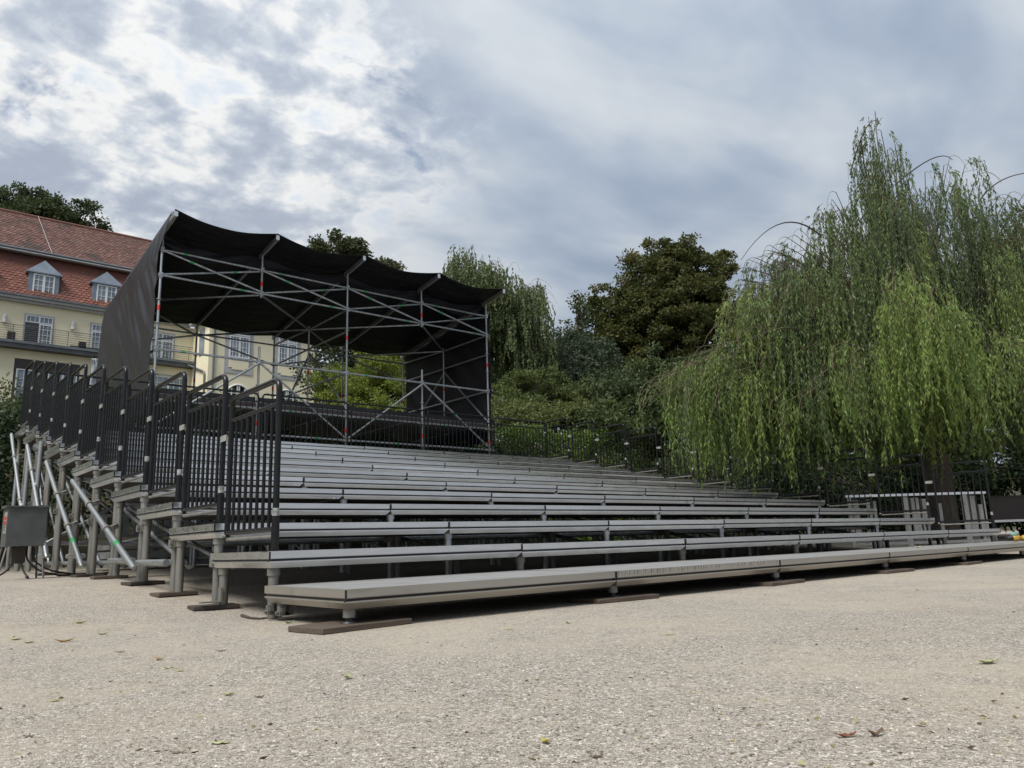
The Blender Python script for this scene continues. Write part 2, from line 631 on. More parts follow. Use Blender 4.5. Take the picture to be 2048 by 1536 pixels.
def ground_mat():
    m, nt, bs = new_mat('gravel_ground')
    v = coords(nt, (1, 1, 1), rand=False)
    big = noise(nt, v, .55, 5, .6, .4)
    mid = noise(nt, v, 3.5, 5, .6, .5)
    fine = noise(nt, v, 42., 6, .7)
    vo = nt.nodes.new('ShaderNodeTexVoronoi')
    vo.inputs['Scale'].default_value = 260.
    nt.links.new(v, vo.inputs['Vector'])
    vo2 = nt.nodes.new('ShaderNodeTexVoronoi')
    vo2.inputs['Scale'].default_value = 130.
    nt.links.new(v, vo2.inputs['Vector'])
    sepc = nt.nodes.new('ShaderNodeSeparateColor')
    nt.links.new(vo.outputs['Color'], sepc.inputs[0])
    sepc2 = nt.nodes.new('ShaderNodeSeparateColor')
    nt.links.new(vo2.outputs['Color'], sepc2.inputs[0])
    grey = mixc(nt, mrange(nt, sepc.outputs[0], 0., 1., 0, 1, False), (.175, .156, .13), (.485, .44, .378))
    grey = mixc(nt, mrange(nt, sepc2.outputs[1], .84, .97), grey, (.60, .56, .50))
    grey = mixc(nt, mrange(nt, sepc2.outputs[0], .84, .96), grey, (.13, .11, .09))
    sand = mixc(nt, fine, (.36, .315, .245), (.50, .445, .36))
    patch = nt.nodes.new('ShaderNodeMath')
    patch.operation = 'MULTIPLY_ADD'
    nt.links.new(mid, patch.inputs[0])
    patch.inputs[1].default_value = .55
    nt.links.new(big, patch.inputs[2])
    col = mixc(nt, mrange(nt, patch.outputs[0], .66, .92, 0., .62), grey, sand)
    clod = noise(nt, v, 17., 5, .65, .4)
    col = mixc(nt, mrange(nt, clod, .50, .72, 0., .45), col, (.20, .172, .138))
    col = mixc(nt, mrange(nt, noise(nt, v, .9, 4, .6), .5, .8, 0., .3), col, (.31, .25, .185))
    # the hillside behind the stand: leaf mould and rough grass
    sp = nt.nodes.new('ShaderNodeSeparateXYZ')
    nt.links.new(v, sp.inputs[0])
    hill = mrange(nt, sp.outputs[1], 10.6, 12.2)
    earth = mixc(nt, mrange(nt, noise(nt, v, 2.2, 6, .65), .35, .65), (.035, .042, .018), (.06, .048, .03))
    col = mixc(nt, hill, col, earth)
    nt.links.new(col, bs.inputs['Base Color'])
    bs.inputs['Roughness'].default_value = .92
    bs.inputs['Specular IOR Level'].default_value = .25
    h = nt.nodes.new('ShaderNodeMath')
    h.operation = 'MULTIPLY_ADD'
    nt.links.new(vo.outputs['Distance'], h.inputs[0])
    h.inputs[1].default_value = -.7
    nt.links.new(fine, h.inputs[2])
    h2 = nt.nodes.new('ShaderNodeMath')
    h2.operation = 'MULTIPLY_ADD'
    nt.links.new(noise(nt, v, 5.5, 4, .6), h2.inputs[0])
    h2.inputs[1].default_value = 3.0
    nt.links.new(h.outputs[0], h2.inputs[2])
    bump(nt, bs, h2.outputs[0], .85, .005)
    return m


M['ground'] = ground_mat()


def attr_mesh(name, V, quads=None, tint=None, mat=None, nper=4):
    """N x nper polygons from a flat vertex array"""
    n = len(V)
    nf = n // nper if quads is None else len(quads)
    me = bpy.data.meshes.new(name)
    me.vertices.add(n)
    me.vertices.foreach_set('co', np.ascontiguousarray(V, np.float32).ravel())
    idx = np.arange(n, dtype=np.int32) if quads is None else np.ascontiguousarray(quads, np.int32).ravel()
    k = nper if quads is None else quads.shape[1]
    me.loops.add(len(idx))
    me.loops.foreach_set('vertex_index', idx)
    me.polygons.add(nf)
    me.polygons.foreach_set('loop_start', np.arange(nf, dtype=np.int32) * k)
    me.update(calc_edges=True)
    if tint is not None:
        a = me.attributes.new('tint', 'FLOAT', 'POINT')
        a.data.foreach_set('value', np.ascontiguousarray(tint, np.float32))
    if mat:
        me.materials.append(mat)
    return me


def unit(a):
    return a / (np.linalg.norm(a, axis=-1, keepdims=True) + 1e-9)


def leaves(name, P, D, Ln, Wd, tint, mat, parent, rng):
    """one pointed leaf (a folded quad) per row of P, along D"""
    n = len(P)
    D = unit(D)
    S = unit(np.cross(D, rng.normal(size=(n, 3))))
    Nn = np.cross(S, D)
    Ln = np.broadcast_to(Ln, (n,))[:, None]
    Wd = np.broadcast_to(Wd, (n,))[:, None]
    V = np.empty((n, 4, 3))
    V[:, 0] = P
    V[:, 1] = P + D * Ln * .45 + S * Wd * .5 + Nn * Wd * .12
    V[:, 2] = P + D * Ln
    V[:, 3] = P + D * Ln * .45 - S * Wd * .5 + Nn * Wd * .12
    V = V.reshape(-1, 3) - org(parent)
    me = attr_mesh(name, V, None, np.repeat(np.clip(tint, 0, 1), 4), mat)
    return place(name, me, None, parent, org(parent))


# ------------------------------------------------------------------ ground
def make_ground():
    xs = np.unique(np.concatenate([np.linspace(-600, -40, 12), np.linspace(-40, 60, 70), np.linspace(60, 700, 14)]))
    ys = np.unique(np.concatenate([np.linspace(-300, -12, 8), np.linspace(-12, 16, 60), np.linspace(16, 64, 40), np.linspace(64, 900, 16)]))
    X, Y = np.meshgrid(xs, ys)
    Z = ground_z(X, Y)
    V = np.stack([X, Y, Z], -1).reshape(-1, 3)
    nx, ny = len(xs), len(ys)
    i, j = np.meshgrid(np.arange(nx - 1), np.arange(ny - 1))
    q = (j * nx + i).ravel()
    Q = np.stack([q, q + 1, q + nx + 1, q + nx], -1)
    me = attr_mesh('ground', V, Q, None, M['ground'])
    me.polygons.foreach_set('use_smooth', [True] * len(Q))
    o = place('ground', me, None)
    o['kind'] = 'structure'


make_ground()


def make_gravel():
    rng = np.random.default_rng(5)
    n = 30000
    px = rng.uniform(-60, 2108, n)
    t = rng.random(n)
    py = 1250 + 330 * t ** .75
    d = FWD + RGT * ((px - 1024) / FPX)[:, None] - UPV * ((py - 768) / FPX)[:, None]
    s = -CAM[2] / d[:, 2]
    P = CAM + d * s[:, None]
    keep = ~((P[:, 1] > -1.0) & (P[:, 0] > -.05))
    P = P[keep]
    s = s[keep]
    n = len(P)
    P[:, 2] = ground_z(P[:, 0], P[:, 1])
    R = rng.lognormal(-6.55, .45, n)
    R = np.clip(R, .0007, .0048)
    base = np.array([(1, 0, -.35), (0, 1, -.35), (-1, 0, -.35), (0, -1, -.35), (0, 0, 1)], float)
    ang = rng.uniform(0, 6.28, n)
    c, s_ = np.cos(ang), np.sin(ang)
    sc = rng.uniform(.6, 1.35, (n, 3))
    sc[:, 2] *= .55
    V = base[None] * sc[:, None] * R[:, None, None]
    V += rng.normal(0, .16, V.shape) * R[:, None, None]
    W = V.copy()
    W[:, :, 0] = V[:, :, 0] * c[:, None] - V[:, :, 1] * s_[:, None]
    W[:, :, 1] = V[:, :, 0] * s_[:, None] + V[:, :, 1] * c[:, None]
    W += P[:, None]
    W[:, :, 2] += R[:, None] * .15
    F = np.array([(0, 1, 4), (1, 2, 4), (2, 3, 4), (3, 0, 4)])
    Q = (F[None] + np.arange(n)[:, None, None] * 5).reshape(-1, 3)
    m, nt, bs = new_mat('gravel_stone')
    at = nt.nodes.new('ShaderNodeAttribute')
    at.attribute_name = 'tint'
    r = nt.nodes.new('ShaderNodeValToRGB')
    el = r.color_ramp.elements
    el[0].color = (.16, .135, .11, 1)
    el[1].color = (.62, .57, .50, 1)
    e = el.new(.35)
    e.color = (.32, .275, .225, 1)
    e = el.new(.75)
    e.color = (.46, .405, .335, 1)
    nt.links.new(at.outputs['Fac'], r.inputs[0])
    nt.links.new(r.outputs[0], bs.inputs['Base Color'])
    bs.inputs['Roughness'].default_value = .9
    me = attr_mesh('gravel', W.reshape(-1, 3), Q, np.repeat(rng.random(n), 5), m)
    o = place('gravel', me, None)
    o['kind'] = 'stuff'
    o['label'] = 'loose pale gravel stones scattered over the open ground'
    o['category'] = 'gravel'


make_gravel()

# ------------------------------------------------------------------ grandstand
DL, TR, RISE, DEP = 2.0, .9498, .20645, 1.0
NB = 6


def level_z(k):
    return .20 if k == 0 else .3981 + RISE * (k - 1)


def level_y(k):
    return -.9472 if k == 0 else TR * (k - 1)


STAND = thing('grandstand', (6, 4.8, 0), 'stepped aluminium grandstand of long grey tiers with black side railings on gravel', 'grandstand')


def deck_meshes():
    def ring(z, ins):
        a, b, c, d = .003 + ins, ins, DL - .003 - ins, DEP - ins
        return [(a, b, z), (c, b, z), (c, d, z), (a, d, z)]
    prof = [(-.004, .026), (0, .026), (0, 0), (-.042, 0), (-.046, .004), (-.0475, .016), (-.059, .016), (-.060, .001), (-.067, .001), (-.100, .030)]
    m = MB()
    vs = []
    for z, i in prof:
        vs += ring(z, i)
    fs = [(0, 1, 2, 3)]
    for r in range(len(prof) - 1):
        for j in range(4):
            k = (j + 1) % 4
            fs.append((r * 4 + j, (r + 1) * 4 + j, (r + 1) * 4 + k, r * 4 + k))
    b = (len(prof) - 1) * 4
    fs.append((b + 3, b + 2, b + 1, b))
    m.add(vs, fs)
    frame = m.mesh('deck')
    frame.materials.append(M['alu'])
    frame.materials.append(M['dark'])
    frame.materials.append(M['plank_dark'])
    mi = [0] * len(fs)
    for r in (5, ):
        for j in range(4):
            mi[1 + r * 4 + j] = 1  # groove faces coloured black for the shade inside; the groove itself is aluminium
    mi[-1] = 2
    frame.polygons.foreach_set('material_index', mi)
    p = MB().box((.031, .027, -.0035), (DL - .031, DEP - .027, -.001)).mesh('deck_panel')
    c = MB()
    c.box((0, -.0012, -.0505), (.009, .006, -.003))
    c.box((0, .004, -.064), (.009, .014, -.050))
    caps = c.mesh('corner_cap')
    return frame, p, caps


FRAME, PANEL, CAPS = deck_meshes()
FRAME0 = FRAME.copy()
FRAME0.materials[0] = M['alu_worn']


def stained():
    m = M['alu_worn'].copy()
    m.name = 'drip_stained_aluminium'
    nt = m.node_tree
    bs = nt.nodes['Principled BSDF']
    src = bs.inputs['Base Color'].links[0].from_socket
    st = noise(nt, coords(nt, (1, 0, .04), False), 62., 3, .7)
    tc = nt.nodes.new('ShaderNodeTexCoord')
    sp = nt.nodes.new('ShaderNodeSeparateXYZ')
    nt.links.new(tc.outputs['Object'], sp.inputs[0])
    mk = nt.nodes.new('ShaderNodeMath')
    mk.operation = 'MULTIPLY'
    nt.links.new(mrange(nt, st, .50, .60), mk.inputs[0])
    nt.links.new(mrange(nt, sp.outputs[2], -.046, -.012), mk.inputs[1])
    nt.links.new(mixc(nt, mk.outputs[0], src, (.13, .12, .105)), bs.inputs['Base Color'])
    return m


FRAMES = FRAME.copy()
FRAMES.materials[0] = stained()
for k in range(0, 12):
    for i in range(NB):
        jit = (random.uniform(-.002, .002), random.uniform(-.003, .003), random.uniform(-.003, .003))
        loc = np.array((i * DL, level_y(k), level_z(k))) + (jit if k else np.zeros(3))
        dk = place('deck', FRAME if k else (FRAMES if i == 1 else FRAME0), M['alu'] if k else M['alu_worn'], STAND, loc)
        place('deck_panel', PANEL, M['deck_top'], dk, loc)
        for cx in (.0025, DL - .0115):
            place('corner_cap', CAPS, M['dark'], dk, loc + (cx, 0, 0))


def joint_x(i):
    return .075 if i == 0 else (NB * DL - .075 if i == NB else i * DL + .055)


LEGM = {}


def leg_mesh(h, r):
    key = (round(h, 3), r)
    if key not in LEGM:
        m = MB()
        m.tube([(0, 0, 0), (0, 0, h)], r, 10)
        m.tube([(0, 0, h - .045), (0, 0, h - .002)], r * 1.28, 10)
        LEGM[key] = m.mesh('leg')
    return LEGM[key]


JACK = MB().tube([(0, 0, .006), (0, 0, .034)], .019, 10).tube([(0, 0, 0), (0, 0, .008)], [.05, .045], 14).mesh('jack')
COUP = MB().box((-.045, -.11, -.03), (.04, .045, .03)).mesh('coupler')
BOLT = MB().box((.0, -.14, -.022), (.022, -.105, .022)).tube([(.011, -.15, 0), (.011, -.10, 0)], .012, 8).mesh('bolt')
for k in range(0, 12):
    for i in range(NB + 1):
        for side in (0, 1):
            if k == 0 and side == 1 and i not in (0,):
                continue
            yy = level_y(k) + (.095 if side == 0 else .915)
            if k == 0:
                yy = level_y(0) + (.09 if side == 0 else .90)
            xx = joint_x(i)
            gz = float(ground_z(xx, yy)) + (.03 if k == 0 else .0285 if (i == 0 and k >= 2) else .006)
            top = level_z(k) - .098
            if k == 0:
                m = MB().tube([(0, 0, .026), (0, 0, top - gz)], .033, 14)
                lm = m.mesh('leg')
            else:
                lm = leg_mesh(top - gz, .031)
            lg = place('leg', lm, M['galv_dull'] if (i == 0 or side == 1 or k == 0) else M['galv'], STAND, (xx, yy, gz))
            if k == 0:
                place('jack', JACK, M['dark'], lg, (xx, yy, gz))
            if side == 0 and k > 0:
                # clamp that ties the front leg of a tier to the rear leg of the tier below
                cz = gz + (top - gz) * (.72 if k == 1 else .62 if k < 5 else .5)
                if k >= 2:
                    place('coupler', COUP, M['galv_dull'], lg, (xx, yy, cz))
                    if i == 0:
                        place('bolt', BOLT, M['galv_dull'], lg, (xx - .07, yy + .06, cz))

for x, y, z in ((.02, .012, .062), (.05, -.085, .058), (.12, -.045, .058)):
    m = MB().box((x - .016, y - .018, z - .028), (x + .018, y + .018, z + .026))
    m.tube([(x - .034, y, z - .01), (x - .014, y, z - .01)], .009, 8).box((x - .012, y - .03, z - .006), (x + .012, y - .017, z + .018))
    m.build('coupler', M['galv_dull'], STAND)
MB().box((-.09, .86, .075), (.05, .91, .083)).box((.035, .86, .083), (.05, .91, .17)).build('foot_plate', M['galv_dull'], STAND)
# ledgers and braces below the tiers
for k in range(3, 12, 2):
    y = level_y(k) + .165
    for z, rr in ((.42 + .02 * k, .024), (level_z(k) - .32, .024)):
        for i in range(NB):
            MB().tube([(joint_x(i) + .03, y, z), (joint_x(i + 1) - .03, y, z)], rr, 8).build('ledger', M['galv'], STAND)
for i in (0, 1, 2, 3, 4, 5):
    for k in (3, 5, 7, 9, 11):
        y = level_y(k) + .2
        z1 = level_z(k) - .3
        a, b = joint_x(i) + .05, joint_x(i + 1) - .05
        if (i + k // 2) % 2:
            a, b = b, a
        MB().tube([(a, y, .42 + .02 * k), (b, y, z1)], .022, 8).build('diagonal_brace', M['galv'], STAND)
for i in range(NB + 1):
    x = joint_x(i) + (.065 if i < NB else -.065)
    for k in range(3, 11):
        y0, y1 = level_y(k) + .1, level_y(k + 1) + .1
        MB().tube([(x, y0, .34), (x, y1, .34)], .024, 8).build('ledger', M['galv'], STAND)
    for k in (2, 3, 5, 6, 8, 9):
        MB().tube([(x + .05, level_y(k) + .1, .3), (x + .05, level_y(k + 3 if k + 3 < 12 else 11) + .1, level_z(min(k + 3, 11)) - .35)], .021, 8).build('diagonal_brace', M['galv'], STAND)
# short tubes near the ground on the open side
for y0, y1, z in ((1.98, 2.78, .34), (2.92, 3.72, .36), (4.85, 5.62, .42), (6.75, 7.5, .44)):
    m = MB().tube([(.005, y0, z), (.005, y1, z)], .027, 12)
    m.build('ledger', M['galv'], STAND)


# raking outrigger tubes on the open side, with swivel couplers
def rake(a, b, cpl, tip):
    a, b = np.array(a), np.array(b)
    d = (b - a) / np.linalg.norm(b - a)
    m = MB()
    m.tube([a, b - d * .10, b - d * .05, b], [.027, .027, .025, .018], 12)
    m.tube([a - d * .05, a], [.014, .027], 12)
    o = m.build('raking_tube', M['galv'], STAND, a)
    for t in cpl:
        c = a + (b - a) * t
        q = MB().tube([c - d * .03, c + d * .03], .037, 12)
        q.bar(c + np.array((.03, 0, .0)), c + np.array((.10, -.02, .035)), .045, .05)
        q.tube([c + np.array((.03, -.045, .02)), c + np.array((.085, -.045, .045))], .010, 6)
        q.build('coupler', M['galv_dull'], o)
    if tip:
        c = a + (b - a) * tip
        MB().tube([c - d * .045, c + d * .045], .0277, 12, False).build('marker_band', M['green'], o)


rake((-.06, 5.35, 1.25), (-.06, 2.63, .30), (.33, .62), .78)
rake((-.06, 7.04, 1.63), (-.06, 4.57, .31), (.36, .66), .80)
rake((-.06, 8.66, 2.03), (-.06, 6.47, .42), (.25,), .85)
rake((-.06, 10.35, 2.41), (-.06, 8.15, .72), (.25, .68), 0)
for yy in (8.62, 7.68, 9.57):
    MB().tube([(-.02, yy + .12, .75), (-.02, yy + .12, 2.0)], .033, 12).build('leg', M['galv'], STAND)
    MB().tube([(-.02, yy + .12, 1.02), (-.02, yy + .12, 1.10)], .0345, 12, False).build('marker_band', M['red'], STAND)


# railings
def rail_meshes(W, nb):
    m = MB()
    H, S, B = 1.075, .915, .135
    m.tube(rounded([(0, 0, 0), (0, 0, H), (0, W, H), (0, W, B - .03)], .075, 6), .0195, 10)
    m.tube([(0, .0, S), (0, W, S)], .0165, 8)
    m.tube([(0, .0, B), (0, W, B)], .0165, 8)
    fr = m.mesh('railing_panel')
    bt = MB().tube([(0, .02, B - .045), (0, W - .01, B - .045)], .012, 8).mesh('bottom_tube')
    b = MB().tube([(0, 0, B), (0, 0, S)], .0110, 6, False).mesh('baluster')
    st = [W * (j + 1) / (nb + 1) for j in range(nb)]
    return fr, b, st, bt


RF, RB, RS, RT = rail_meshes(.80, 7)
SOCK = MB().tube([(0, 0, .01), (0, 0, .21)], .0245, 10).box((-.06, -.03, 0), (.09, .05, .008)).mesh('socket')
STICK = MB().tube([(0, 0, .215), (0, 0, .262)], .0208, 10, False).mesh('sticker')
CLP = MB().box((-.028, -.055, -.021), (-.018, .055, .021)).box((.018, -.055, -.021), (.028, .055, .021)).mesh('clamp')
PIN = MB().tube([(-.04, 0, 0), (.04, 0, 0)], .012, 8).mesh('bolt')
for side in (0, 1):
    for k in range(1, 12):
        x = .062 if side == 0 else NB * DL - .062
        base = np.array((x, level_y(k) + .06, level_z(k)))
        rp = place('railing_panel', RF, M['black'], STAND, base)
        for s in RS:
            place('baluster', RB, M['black'], rp, base + (0, s, 0))
        place('bottom_tube', RT, M['galv_dull'], rp, base)
        place('socket', SOCK, M['black'], rp, base)
        place('sticker', STICK, M['sticker'], rp, base)
        place('bolt', PIN, M['clamp'], rp, base + (0, .80, .115))
        place('clamp', CLP, M['clamp'], rp, base + (0, .875, .80), (0, 0, 0))
BX = [.09, 2.15, 4.155, 6.16, 8.165, 10.17, 12.0]
for a, b in zip(BX[:-1], BX[1:]):
    W = b - a - .09
    fr, bm, st, bt_ = rail_meshes(W, 15)
    base = np.array((a + .045, 10.44, level_z(11)))
    rp = place('railing_panel', fr, M['black'], STAND, base, (0, 0, -math.pi / 2))
    for s in st:
        o = bpy.data.objects.new('baluster', bm)
        if not bm.materials:
            bm.materials.append(M['black'])
        link(o, rp)
        o.location = (0, s, 0)


# ------------------------------------------------------------------ sound-desk scaffold behind the top tier
XS = [2.15 + 2.005 * i for i in range(5)]
YF, YM, YK = 10.60, 12.53, 14.60
SCAF = thing('scaffold_tower', (6.16, 12.6, 2.0), 'galvanised tube scaffold carrying a sloping black roof behind the top tier', 'scaffold')
ROSM = MB().tube([(0, 0, -.006), (0, 0, .006)], .052, 10).mesh('rosette')
BANDM = MB().tube([(0, 0, -.05), (0, 0, .05)], .0262, 10, False).mesh('marker_band')


def standard(x, y, z0, z1, ros=(), red=()):
    m = MB().tube([(0, 0, 0), (0, 0, z1 - z0)], .0245, 10).mesh('standard')
    o = place('standard', m, M['galv'], SCAF, (x, y, z0))
    for z in ros:
        place('rosette', ROSM, M['galv'], o, (x, y, z))
    for z in red:
        place('marker_band', BANDM, M['red'], o, (x, y, z))
    return o


def sctube(name, a, b, green=None, r=.0235):
    a, b = np.array(a, float), np.array(b, float)
    o = MB().tube([a, b], r, 8).build(name, M['galv'], SCAF, a)
    d = (b - a) / np.linalg.norm(b - a)
    if green:
        c = a + (b - a) * green
        MB().tube([c - d * .045, c + d * .045], r * 1.04, 8, False).build('marker_band', M['green'], o)
    return o


def head(p):
    m = MB().box((-.035, -.035, -.05), (.035, .035, .05)).mesh('wedge_head')
    return place('wedge_head', m, M['galv'], SCAF, p)


ROS = [2.73, 3.26, 3.75, 4.24, 4.75, 5.22, 5.71, 6.23]
for i in (0, 2, 4):
    standard(XS[i], YF, .9, 6.58, ROS, (5.05, 2.95) if i != 4 else (4.92, 2.92))
for i in (1, 3):
    standard(XS[i], YF, 5.62, 6.56, (5.71, 6.23), (5.92,))
    standard(XS[i], YF, .9, 4.56, (2.73, 3.26, 3.75, 4.24), (2.96,))
for i in (0, 2, 4):
    standard(XS[i], YM, .9, 5.78, (3.26, 4.24, 5.2, 5.7), (4.62,))
for i in range(5):
    standard(XS[i], YK, 1.2, 6.04, (3.26, 4.24, 5.2, 5.76), (4.58,))
ZU, ZL, ZM = 6.23, 5.71, 4.24
for i in range(4):
    a, b = XS[i], XS[i + 1]
    sctube('ledger', (a, YF, ZU), (b, YF, ZU), .22)
    sctube('ledger', (a, YF, ZL), (b, YF, ZL), .80)
    o = .03 if i % 2 else -.03
    sctube('diagonal_brace', (a, YF - .035, ZU - .02), (b, YF - .035, ZL + .02), .28)
    sctube('diagonal_brace', (a, YF + .035, ZL + .02), (b, YF + .035, ZU - .02), .72)
    sctube('ledger', (a, YF, ZM), (b, YF, ZM), .25 if i % 2 == 0 else None)
    sctube('ledger', (a, YF - .03, 3.26), (b, YF - .03, 3.26), .35)
    sctube('ledger', (a, YF - .03, 2.73), (b, YF - .03, 2.73), .65)
    sctube('ledger', (a, YK, 5.76), (b, YK, 5.76))
    sctube('diagonal_brace', (a, YK - .03, 5.72) if i % 2 else (a, YK - .03, 5.2), (b, YK - .03, 5.2) if i % 2 else (b, YK - .03, 5.72))
    sctube('ledger', (a, YK, 3.3), (b, YK, 3.3))
for i, j in ((1, 0), (1, 2), (3, 2), (3, 4)):
    sctube('diagonal_brace', (XS[i], YF - .05, ZM - .03), (XS[j], YF - .05, 2.75), .45)
    sctube('diagonal_brace', (XS[i], YK + .05, ZM - .03), (XS[j], YK + .05, 3.3))
for i in (0, 2, 4):
    sctube('ledger', (XS[i], YF, ZL), (XS[i], YM, 5.7))
    sctube('ledger', (XS[i], YM, 5.7), (XS[i], YK, 5.76))
    sctube('ledger', (XS[i], YF, 5.2), (XS[i], YK, 5.2))
    sctube('diagonal_brace', (XS[i] + .03, YF, 3.4), (XS[i] + .03, YM, 5.1))
    sctube('diagonal_brace', (XS[i] + .03, YM, 5.1), (XS[i] + .03, YK, 3.4))
    sctube('ledger', (XS[i], YF, ZM), (XS[i], YK, ZM))
for i, j in ((1, 2), (3, 2), (1, 0), (3, 4)):
    sctube('horizontal_brace', (XS[i], YF, ZL - .03), (XS[j], YM, 5.70), None)
    sctube('horizontal_brace', (XS[j], YM, 5.70), (XS[i], YK, 5.72), None)
for i in range(5):
    for z in (ZU, ZL, ZM, 3.26, 2.73):
        if i in (1, 3) and z == ZM or i in (0, 2, 4) or z != ZM:
            head((XS[i], YF, z))
    m = MB()
    m.box((XS[i] - .15, YF - .07, 3.23), (XS[i] + .15, YF - .05, 3.28))
    m.build('clamp', M['clamp'], SCAF)
    m = MB()
    m.box((XS[i] - .15, YF - .07, 2.70), (XS[i] + .15, YF - .05, 2.75))
    m.build('clamp', M['clamp'], SCAF)


def roof_z(y):
    return 6.76 - (y - 9.85) * .1475


for i in range(5):
    x = XS[i]
    a, b = np.array((x, 9.86, roof_z(9.86) - .06)), np.array((x, 14.72, roof_z(14.72) - .06))
    MB().bar(a, b, .05, .10).build('rafter', M['alu_worn'] if i in (0, 4) else M['galv'], SCAF)
    MB().box((x - .035, 9.835, roof_z(9.86) - .10), (x + .035, 9.86, roof_z(9.86) + .012)).build('rafter_end', M['alu'], SCAF)
# platform of planks
nb = 12
for j in range(nb):
    y0 = YF + .05 + j * (YK - YF) / nb
    for i in range(4):
        MB().box((XS[i] + .03, y0, 3.385), (XS[i + 1] - .03, y0 + (YK - YF) / nb - .02, 3.43)).build('platform_board', M['greypale'], SCAF)
for i in range(4):
    MB().box((XS[i] + .03, YF + .03, 3.43), (XS[i + 1] - .03, YF + .05, 3.50)).build('toe_board', M['dark'], SCAF)
    MB().box((XS[i] + .03, YF + .03, 3.30), (XS[i + 1] - .03, YF + .05, 3.383)).build('platform_edge', M['brownpanel'], SCAF)


def sheet(name, P, mat, label, thick=.004):
    """a cloth grid P (rows, cols, 3) with real thickness"""
    h, w, _ = P.shape
    du = np.gradient(P, axis=0)
    dv = np.gradient(P, axis=1)
    n = unit(np.cross(du, dv))
    O = P.reshape(-1, 3).mean(0)
    V = np.concatenate([(P + n * thick / 2).reshape(-1, 3), (P - n * thick / 2).reshape(-1, 3)]) - O
    i, j = np.meshgrid(np.arange(w - 1), np.arange(h - 1))
    q = (j * w + i).ravel()
    Q = np.stack([q, q + 1, q + w + 1, q + w], -1)
    m = h * w
    Q2 = Q[:, ::-1] + m
    E = []
    for a in range(w - 1):
        E += [(a + 1, a, a + m, a + 1 + m), ((h - 1) * w + a, (h - 1) * w + a + 1, (h - 1) * w + a + 1 + m, (h - 1) * w + a + m)]
    for b in range(h - 1):
        E += [(b * w, (b + 1) * w, (b + 1) * w + m, b * w + m), ((b + 1) * w + w - 1, b * w + w - 1, b * w + w - 1 + m, (b + 1) * w + w - 1 + m)]
    Qa = np.concatenate([Q, Q2, np.array(E)])
    me = attr_mesh(name, V, Qa, None, mat)
    me.polygons.foreach_set('use_smooth', [True] * len(Qa))
    o = place(name, me, None, None, O)
    return tag(o, label, 'tarpaulin')


def fold(u, v, seed, amp, n=7, fu=(1, 5), fv=(1, 5)):
    r = np.random.default_rng(seed)
    z = 0
    for _ in range(n):
        a, b = r.uniform(*fu), r.uniform(*fv)
        z = z + np.sin(a * u * 6.28 + b * v * 6.28 + r.uniform(0, 6.28)) * r.uniform(.3, 1)
    return z * amp / n


# roof sheet: sags between the rafters
nu, nv = 97, 61
u = np.linspace(0, 1, nu)
v = np.linspace(0, 1, nv)
UU, VV = np.meshgrid(u, v)
X = XS[0] - .03 + UU * (XS[4] - XS[0] + .06)
ph = (UU * 4) % 1.0
Y = 9.80 + VV * (14.72 - 9.80)
sag = np.sin(np.pi * ph) ** 1.0 * (.125 + .05 * np.sin(VV * 3.1))
Z = roof_z(Y) + .008 - sag + fold(UU, VV, 3, .028, 9, (2, 9), (3, 16)) * np.sin(np.pi * ph)
Y = Y + np.sin(np.pi * ph) * .10 * (1 - 2 * VV)
sheet('roof_tarpaulin', np.stack([X, Y, Z], -1), M['tarp'], 'black tarpaulin roof sagging between the scaffold rafters')
# valance that drops behind the front truss
UU, VV = np.meshgrid(np.linspace(0, 1, 97), np.linspace(0, 1, 11))
X = XS[0] + UU * (XS[4] - XS[0])
ph = (UU * 4) % 1.0
Z = roof_z(YF + .18) - .015 - .16 * np.sin(np.pi * ph) - VV * (.20 + .10 * np.sin(UU * 19) ** 2)
Y = YF + .13 + fold(UU, VV, 9, .06, 7, (3, 12), (0, 1))
sheet('valance_tarpaulin', np.stack([X, Y, Z], -1), M['tarp_side'], 'crumpled black sheet strip tucked under the front of the scaffold roof')
# right side sheet (seen from inside)
UU, VV = np.meshgrid(np.linspace(0, 1, 50), np.linspace(0, 1, 45))
Y = YF + .02 + UU * (YK - YF)
zt = roof_z(Y) - .08
Z = zt + VV * (2.95 - zt)
X = XS[4] + .055 + fold(UU * 1 + .25 * VV, VV, 21, .085, 9, (2, 6), (1, 5)) + .07 * np.sin(VV * 3.1)
sheet('side_tarpaulin', np.stack([X, Y, Z], -1), M['tarp_side'], 'black side sheet hanging from the scaffold roof next to the birch')
# left side sheet, bellied out at its rear edge
UU, VV = np.meshgrid(np.linspace(0, 1, 90), np.linspace(0, 1, 70))
Y = YF - .75 + UU * (14.72 - YF + .75) - .28 * np.clip(1 - UU * 3, 0, 1) * 0
Y = np.where(VV > .10, np.maximum(Y, YF + .02 + .75 * (UU - .16) * 0), Y)
Y = (YF + .03 - .78 * np.clip(1 - VV / .13, 0, 1)) + UU * (14.75 - (YF + .03 - .78 * np.clip(1 - VV / .13, 0, 1)))
zt = roof_z(Y) - .01
zb = 2.95 + .1 * np.sin(UU * 5)
Z = zt + VV * (zb - zt)
belly = np.sin(np.pi * np.clip(VV * 1.05, 0, 1)) * (UU ** 1.3) * .07
X = XS[0] - .05 - belly - .015 + (fold(UU + .35 * VV, VV, 33, .06, 10, (3, 9), (.5, 4)) + fold(UU + .5 * VV, VV, 34, .03, 8, (9, 16), (.5, 3))) * np.clip(VV * 4, 0, 1)
Y = Y - .35 * np.clip(VV - .55, 0, 1) * (1 - UU) * -1.2 - .25 * np.clip(VV - .5, 0, 1) * UU
sheet('side_tarpaulin', np.stack([X, Y, Z], -1), M['tarp_grey'], 'glossy dark grey side sheet on the scaffold end facing the yellow house')
